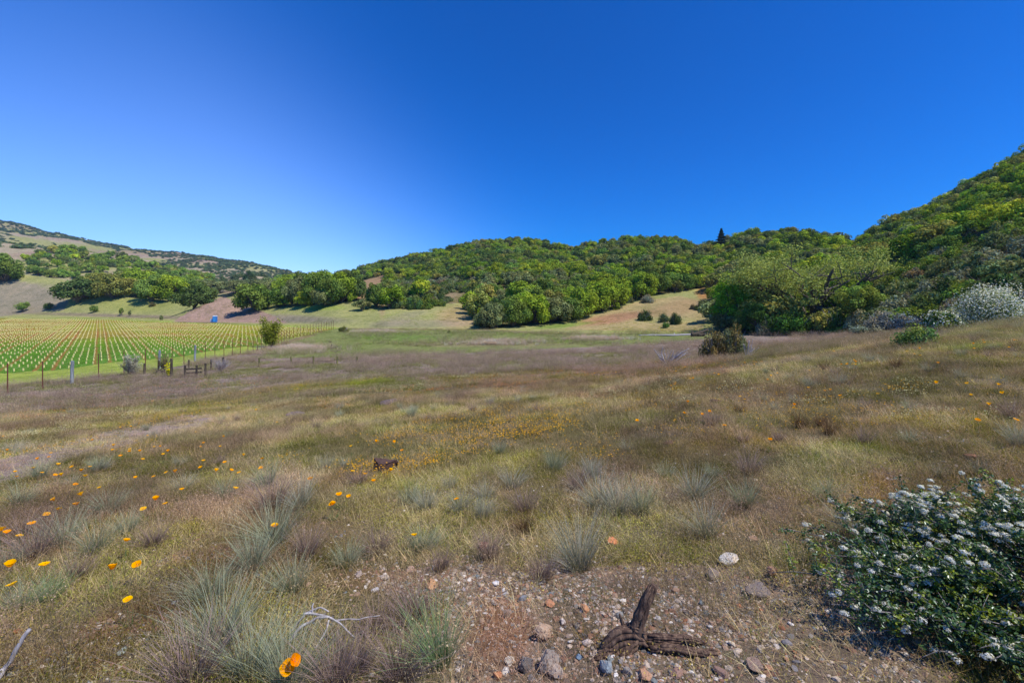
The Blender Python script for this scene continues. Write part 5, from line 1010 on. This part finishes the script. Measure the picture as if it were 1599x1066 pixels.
# ------------------------------------------------------------ wooden posts, old corral, mustard
def post(u, v, h, w, m, label, lean=0, cat='post', group='old wooden fence posts', nm='fence_post'):
    x, y, z = gp(u, v, 15); b = MB(); hh = h*y/F; r = w*y/F/2; b.add(*knotty([(0, 0, -.1), (lean*.3*hh, 0, hh*.5), (lean*hh, 0, hh)], [r*1.1, r, r*.9], np.random.default_rng(int(u)), 8, 8, .06)); o = link(nm, b.mesh(nm, [m]), None, (x, y, z)); tag(o, label, cat, group); return x, y, z
for i, (u, v, h, l) in enumerate([(405, 573, 15, .02), (455, 570, 14, 0), (490, 569, 14, 0), (527, 568, 13, 0), (558, 568, 12, .03)]):
    post(u, v, h, 2.6, M_moss, ['mossy post, leftmost of the five in a line on the mauve grass', 'mossy post, second from left of the five on the mauve grass', 'mossy post at the left end of the low rail', 'mossy post at the middle of the low rail', 'mossy post, rightmost of the five on the mauve grass'][i], l)
a_ = gp(488, 567, 20); c_ = gp(544, 563, 20); sticks('fence_rail', [([(0, 0, .22), ((c_[0]-a_[0])*.5, (c_[1]-a_[1])*.5, c_[2]-a_[2]-.1+.25), (c_[0]-a_[0], c_[1]-a_[1], c_[2]-a_[2]+.25)], .05, .04)], M_post, 'single low wooden rail linking the mossy posts', 'rail', a_, 6, .01, 20)
post(226, 584, 18, 3, M_post, 'dark post just right of the pale flowering bush'); post(248, 578, 16, 2.6, M_post, 'dark post behind the heap of broken wood'); post(258, 584, 14, 2.6, M_post, 'short dark post beside the yellow mustard'); post(268, 590, 32, 3.6, M_post, 'tall dark post right of the yellow mustard')
post(295, 575, 14, 2.4, M_post, 'dark post behind the small wooden gate'); post(330, 578, 18, 2.4, M_post, 'dark post left of the grey twiggy bush'); post(349, 578, 22, 3, M_post, 'dark post inside the grey twiggy bush')
x, y, z = gp(289, 590, 15); k = y/F; e = bpy.data.objects.new('wooden_gate', None); COL.objects.link(e); e.location = (x, y, z); tag(e, 'small section of dark wooden fence with three posts and two rails', 'fence')
for j, (dx, h) in enumerate(((0, 21), (14, 20), (24, 22))): b = MB(); b.add(*knotty([(0, 0, -.1), (0, 0, h*k*.5), (.02, 0, h*k)], [1.6*k, 1.5*k, 1.4*k], np.random.default_rng(j), 7, 7, .08)); link('post', b.mesh('post', [M_post]), e, (dx*k, j*.35, .02*j))
for hz in (7, 13): b = MB(); b.add(*box(12*k, .3-1.7*k, hz*k, 25*k, .05, 2.2*k)); o = link('rail', b.mesh('rail', [M_post]), e); o.rotation_euler = (0, -.06, .02)
x, y, z = gp(250, 583, 15); L_ = [([(-12*k, 0, .05), (0, .1, 6*k), (6*k, .2, 12*k)], .06, .05), ([(-10*k, .1, .05), (8*k, 0, 5*k)], .09, .06), ([(-12*k, 0, .03), (10*k, .1, 2*k)], .08, .06), ([(-4*k, -.1, 2*k), (8*k, -.1, 3*k)], .07, .05)]
sticks('wood_heap', L_, M_post, 'heap of broken dark boards left of the yellow mustard', 'wood pile', (x, y, z), 6, .03, 22)
def twigbush(u, v, w, h, c, label, n=1500, tw=40, leaf=.05, m=M_grey, seed=0, nm='bush'):
    x, y, z = gp(u, v, 15); s = y/F; rg = np.random.default_rng(seed); e = bpy.data.objects.new(nm, None); COL.objects.link(e); e.location = (x, y, z); tag(e, label, 'bush'); tb = MB(); P_ = []
    for i in range(tw):
        a = rg.uniform(0, 6.28); r = rg.uniform(.2, 1)*w*s/2; tip = np.array([math.cos(a)*r, math.sin(a)*r*.8, rg.uniform(.45, 1)*h*s]); P = wpath((0, 0, 0), tip, 6, .03, rg); tb.add(*tube(P, np.linspace(.02, .006, 6), 3)); P_.append(P[2:])
    P_ = np.concatenate(P_); q = P_[rg.integers(0, len(P_), n)]+rg.normal(0, w*s*.05, (n, 3)); q = q[q[:, 2] > 0.02]; b = MB(); b.add(*quads(q, rg.normal(size=q.shape), leaf, rg, 1.3, rg.uniform(.65, 1.3, (len(q), 1))*np.ones((1, 3))))
    o = link('foliage', b.mesh('foliage', [M_lo]), e); o.color = (*(lin(c)*1.15), 1); link('branches', tb.mesh('branches', [m]), e)
twigbush(205, 585, 32, 30, (164, 160, 140), 'rounded bush with pale grey-white flowers by the vineyard fence', 5200, 50, .035, M_post, 1)
twigbush(256, 578, 24, 26, (120, 108, 78), 'brown twiggy bush behind the heap of boards', 1500, 50, .035, M_post, 2)
twigbush(346, 580, 34, 22, (128, 112, 108), 'grey leafless thorny bush around a leaning dark post', 700, 70, .03, M_grey, 3)
twigbush(263, 589, 11, 22, (220, 210, 20), 'yellow mustard plant flowering against the tall dark post', 900, 14, .04, M_pop_st, 4, 'mustard_plant')
# ------------------------------------------------------------ deer fence
M_rust = paintmat('rusty_steel', sk(112, 66, 48), .8); M_galv = woodmat('pale_post', sk(128, 134, 134), sk(170, 176, 176), 10, .1)
fy = [34.3, 36.9, 39.4, 42, 44.8, 47.5]; yy = 47.5
while yy < 116: yy += 1.9; fy.append(yy)
b = MB(); prev = None; ncount = 0; tpost = None
for i, yq in enumerate(fy):
    xq = float(np.interp(yq, FX[:, 0], FX[:, 1])); zq = float(H(xq, yq)); pale = i in (2, 6, 9)
    if prev is not None:
        for hz in (.3, .7, 1.1, 1.5, 1.9, 2.2): b.add(*tube([(prev[0], prev[1], prev[2]+hz), (xq, yq, zq+hz)], [.0035, .0035], 3))
        for q in np.linspace(0, 1, 7)[:-1]: pp = np.array(prev)*(1-q)+np.array((xq, yq, zq))*q; b.add(*tube([pp+[0, 0, .1], pp+[0, 0, 2.2]], [.0028, .0028], 3))
    prev = (xq, yq, zq)
    if pale:
        pb = MB(); pb.add(*knotty([(0, 0, -.1), (0, 0, 1.1), (.06, 0, 2.25)], [.12, .115, .11], np.random.default_rng(i), 9, 6, .03)); o = link('wooden_post', pb.mesh('wooden_post', [M_galv]), None, (xq, yq, zq))
        tag(o, ['thick pale grey post of the wire fence near the left edge', 'thick pale grey post of the wire fence behind the old corral', 'pale grey fence post behind the small wooden gate'][(2, 6, 9).index(i)], 'post')
    else:
        if tpost is None: pb = MB(); pb.add(*box(0, 0, 1.1, .07, .02, 2.4)); pb.add(*box(0, -.0305, 1.1, .02, .04, 2.36)); pb.add(*box(0, .0105+.004, .2, .12, .008, .2)); tpost = pb.mesh('steel_post', [M_rust])
        o = bpy.data.objects.new('steel_post', tpost); COL.objects.link(o); o.location = (xq, yq, zq); tag(o, None, 'post', 'rusty steel posts of the vineyard wire fence'); u_, v_ = uv(xq, yq, zq+1.2); reg(o, 'rusty steel fence post', float(u_), float(v_), 'tpost')
tag(link('wire_mesh', b.mesh('wire_mesh', [paintmat('wire', sk(120, 110, 100), .5)])), 'fine wire mesh strung between the steel posts along the vineyard', 'wire fence')
# ------------------------------------------------------------ vine grow tubes
M_tube = paintmat('carton', sk(238, 222, 144), .7); M_stake = paintmat('stake', sk(150, 128, 96), .8)
tbm = MB(); a = np.arange(4)/4*6.283+.78; r = .075
tbm.add(np.concatenate([np.stack([r*np.cos(a), r*np.sin(a), np.full(4, .04)], 1), np.stack([r*np.cos(a), r*np.sin(a), np.full(4, .34)], 1), np.stack([r*.8*np.cos(a), r*.8*np.sin(a), np.full(4, .34)], 1)]), [(i, (i+1) % 4, 4+(i+1) % 4, 4+i) for i in range(4)]+[(4+i, 4+(i+1) % 4, 8+(i+1) % 4, 8+i) for i in range(4)])
tbm.add(*box(.0, .0, .22, .012, .012, .6), mi=1); TUBE = tbm.mesh('vine_guard', [M_tube, M_stake])
LX, LY = [], []
for ri in range(-40, 420):
    # row: X = X0 - .907 Y ; planted every 3 m of depth
    for j in range(0, 70):
        Yv = 45+j*2.9+((ri*37) % 10)*.06; Xv = ri*.92+.25-.907*Yv+rng.normal(0, .03); LX.append(Xv); LY.append(Yv)
LX, LY = np.array(LX), np.array(LY)
k = (vine_mask(LX, LY) > .5) & (LX < np.interp(LY, VB[:, 0], VB[:, 1])+.2) & (LX > -1.35*LY-6) & (LY < vfar(LX)-1.5) & (rng.random(len(LX)) > .03); LX, LY = LX[k], LY[k]; LZ = H(LX, LY); o_ = np.argsort(LY+(LX < -1.14*LY)*1000)
uu, vv = uv(LX, LY, LZ+.2)
for i in o_[:290]:
    o = bpy.data.objects.new('vine_guard', TUBE); COL.objects.link(o); o.location = (LX[i], LY[i], LZ[i]); o.rotation_euler = (rng.normal(0, .04), rng.normal(0, .04), rng.uniform(0, 1.5)); tag(o, None, 'vine guard', 'pale yellow grow tubes in the nearest vineyard rows'); reg(o, 'pale yellow vine guard', float(uu[i]), float(vv[i]), 'tube')
i = o_[290:]; print('tubes', len(LX))
scatter('vine_guards', np.stack([LX, LY, LZ], 1)[i], rng.uniform(0, 1.5, len(i)), np.ones(len(i))*1.1, np.ones((len(i), 3)), np.zeros(len(i)), [TUBE], 'rows of pale yellow vine guards across the farther vineyard', 'vine guards')
# ------------------------------------------------------------ portable toilet
x, y, z = gp(336, 503, 100); e = bpy.data.objects.new('portable_toilet', None); COL.objects.link(e); e.location = (x, y, z); e.rotation_euler = (0, 0, .25); tag(e, 'blue portable toilet with a white roof at the far edge of the vineyard', 'toilet')
Bl = paintmat('blue_plastic', sk(20, 120, 200), .4); Wh = paintmat('white_plastic', sk(225, 232, 238), .4); 
b = MB(); b.add(*box(0, 0, 1.05, 1.2, 1.2, 2.0)); link('cabin', b.mesh('cabin', [Bl]), e); b = MB(); b.add(*box(0, 0, 2.11, 1.3, 1.3, .12)); b.add(*box(0, 0, 2.24, 1.1, 1.1, .14)); link('roof', b.mesh('roof', [Wh]), e)
b = MB(); b.add(*box(-.05, -.62, 1.05, .8, .035, 1.8)); d = link('door', b.mesh('door', [paintmat('pale_door', sk(60, 150, 215), .4)]), e); b = MB(); b.add(*box(.25, -.65, 1.05, .06, .03, .14)); link('handle', b.mesh('handle', [Wh]), d)
b = MB(); b.add(*box(0, 0, .025, 1.28, 1.28, .05)); link('base', b.mesh('base', [paintmat('grey_base', sk(90, 90, 90))]), e)
b = MB(); b.add(*box(-1.15, 0, .6, .6, .7, 1.0)); b.add(*box(-1.15, 0, 1.14, .5, .6, .08)); o = link('wash_station', b.mesh('wash_station', [Wh]), None, (x, y, z)); tag(o, 'small white wash station left of the blue toilet', 'wash station')
# ------------------------------------------------------------ labels: each thing named by what it stands beside
LMK = {'tuft': [('the weathered stump', 1000, 985), ('the white quartz rock', 1145, 875), ('the dark boulder', 600, 722), ('the big poppy', 450, 1042), ('the bleached twigs', 490, 960), ('the corner bush', 1450, 850), ('the pale path', 120, 705), ('the left edge', 0, 850)],
 'tree': [('the lone round oak', 126, 450), ('the reddish mound', 350, 470), ('the dark conifer', 1127, 365), ('the top of the middle hill', 800, 365), ('the notch in the skyline', 885, 378), ('the foot of the wood', 850, 480), ('the bare slope', 1020, 460), ('the biggest oak', 1265, 440), ('the saddle in the skyline', 1340, 370), ('the steep right ridge', 1500, 290), ('the right edge', 1599, 330), ('the brushy slope', 680, 445), ('the left skyline dip', 560, 418), ('the hilltop near the conifer', 1030, 358), ('the vineyard tip', 525, 470)],
 'shrub': [('the big white shrub', 1560, 470), ('the biggest oak', 1265, 500), ('the right edge', 1599, 400), ('the yellow-green tree', 1345, 470), ('the brown slope', 690, 470), ('the saddle in the skyline', 1340, 400), ('the ridge on the right', 1480, 340), ('the bare track', 600, 460)],
 'tpost': [('the left edge', 0, 590), ('the pale flowering bush', 205, 570), ('the small wooden gate', 300, 580), ('the young tree', 427, 520), ('the vineyard tip', 525, 512)],
 'tube': [('the left edge', 0, 580), ('the thick pale post', 102, 580), ('the pale flowering bush', 205, 570), ('the small wooden gate', 300, 565)]}
LMK['rock'] = LMK['stone'] = LMK['tuft']+[('the tan blocky rock', 850, 985), ('the corner of the gravel', 1230, 1000)]
LMK['poppy'] = LMK['tuft']+[('the twiggy shrubs', 1130, 540), ('the small wooden gate', 300, 580), ('the white shrubs', 1520, 490), ('the brown tuft', 1250, 655)]
ORD = ['', 'second ', 'third ', 'fourth ', 'fifth ', 'sixth ']
bins = {}
def dirw(du, dv):
    a = math.degrees(math.atan2(-dv, du)) % 360
    return ['right of', 'above and right of', 'above', 'above and left of', 'left of', 'below and left of', 'below', 'below and right of'][int((a+22.5)//45) % 8]
for o, ph, u, v, fam in REG:
    d = [(math.hypot(u-a, (v-b_)*1.6), nm, u-a, v-b_) for nm, a, b_ in LMK[fam]]; d.sort(); dd, nm, du, dv = d[0]
    bins.setdefault((ph, nm, dirw(du, dv)), []).append((dd, o))
for (ph, nm, dw), L_ in bins.items():
    L_.sort(key=lambda t: t[0])
    for i, (dd, o) in enumerate(L_):
        if len(L_) <= 6: o['label'] = '%s%s %s %s' % (('nearest ' if len(L_) > 1 and i == 0 else ORD[i]), ph, dw, nm)
        else: o['label'] = 'one of the %ss %s %s' % (ph, dw, nm) if not ph.endswith('s') else ph+' '+dw+' '+nm
        if len(L_) > 6 and 'group' not in o: o['group'] = ph+'s '+dw+' '+nm
# ------------------------------------------------------------ the air itself
top = 262.0
hb = MB(); hb.add(*box(0, 800, (top-60)/2, 6200, 1840, top+60)); hz_ = bpy.data.materials.new('air'); hz_.use_nodes = True; nt = hz_.node_tree; nt.nodes.clear(); o = nt.nodes.new('ShaderNodeOutputMaterial')
pv = nt.nodes.new('ShaderNodeVolumePrincipled'); pv.inputs['Color'].default_value = (.5, .7, 1.0, 1); pv.inputs['Density'].default_value = .00009; pv.inputs['Anisotropy'].default_value = 0.2
nt.links.new(pv.outputs[0], o.inputs['Volume']); hz_.cycles.homogeneous_volume = True
tag(link('haze', hb.mesh('haze', [hz_])), 'thin blue air haze over the valley', 'haze', kind='stuff'); S.cycles.volume_bounces = 0
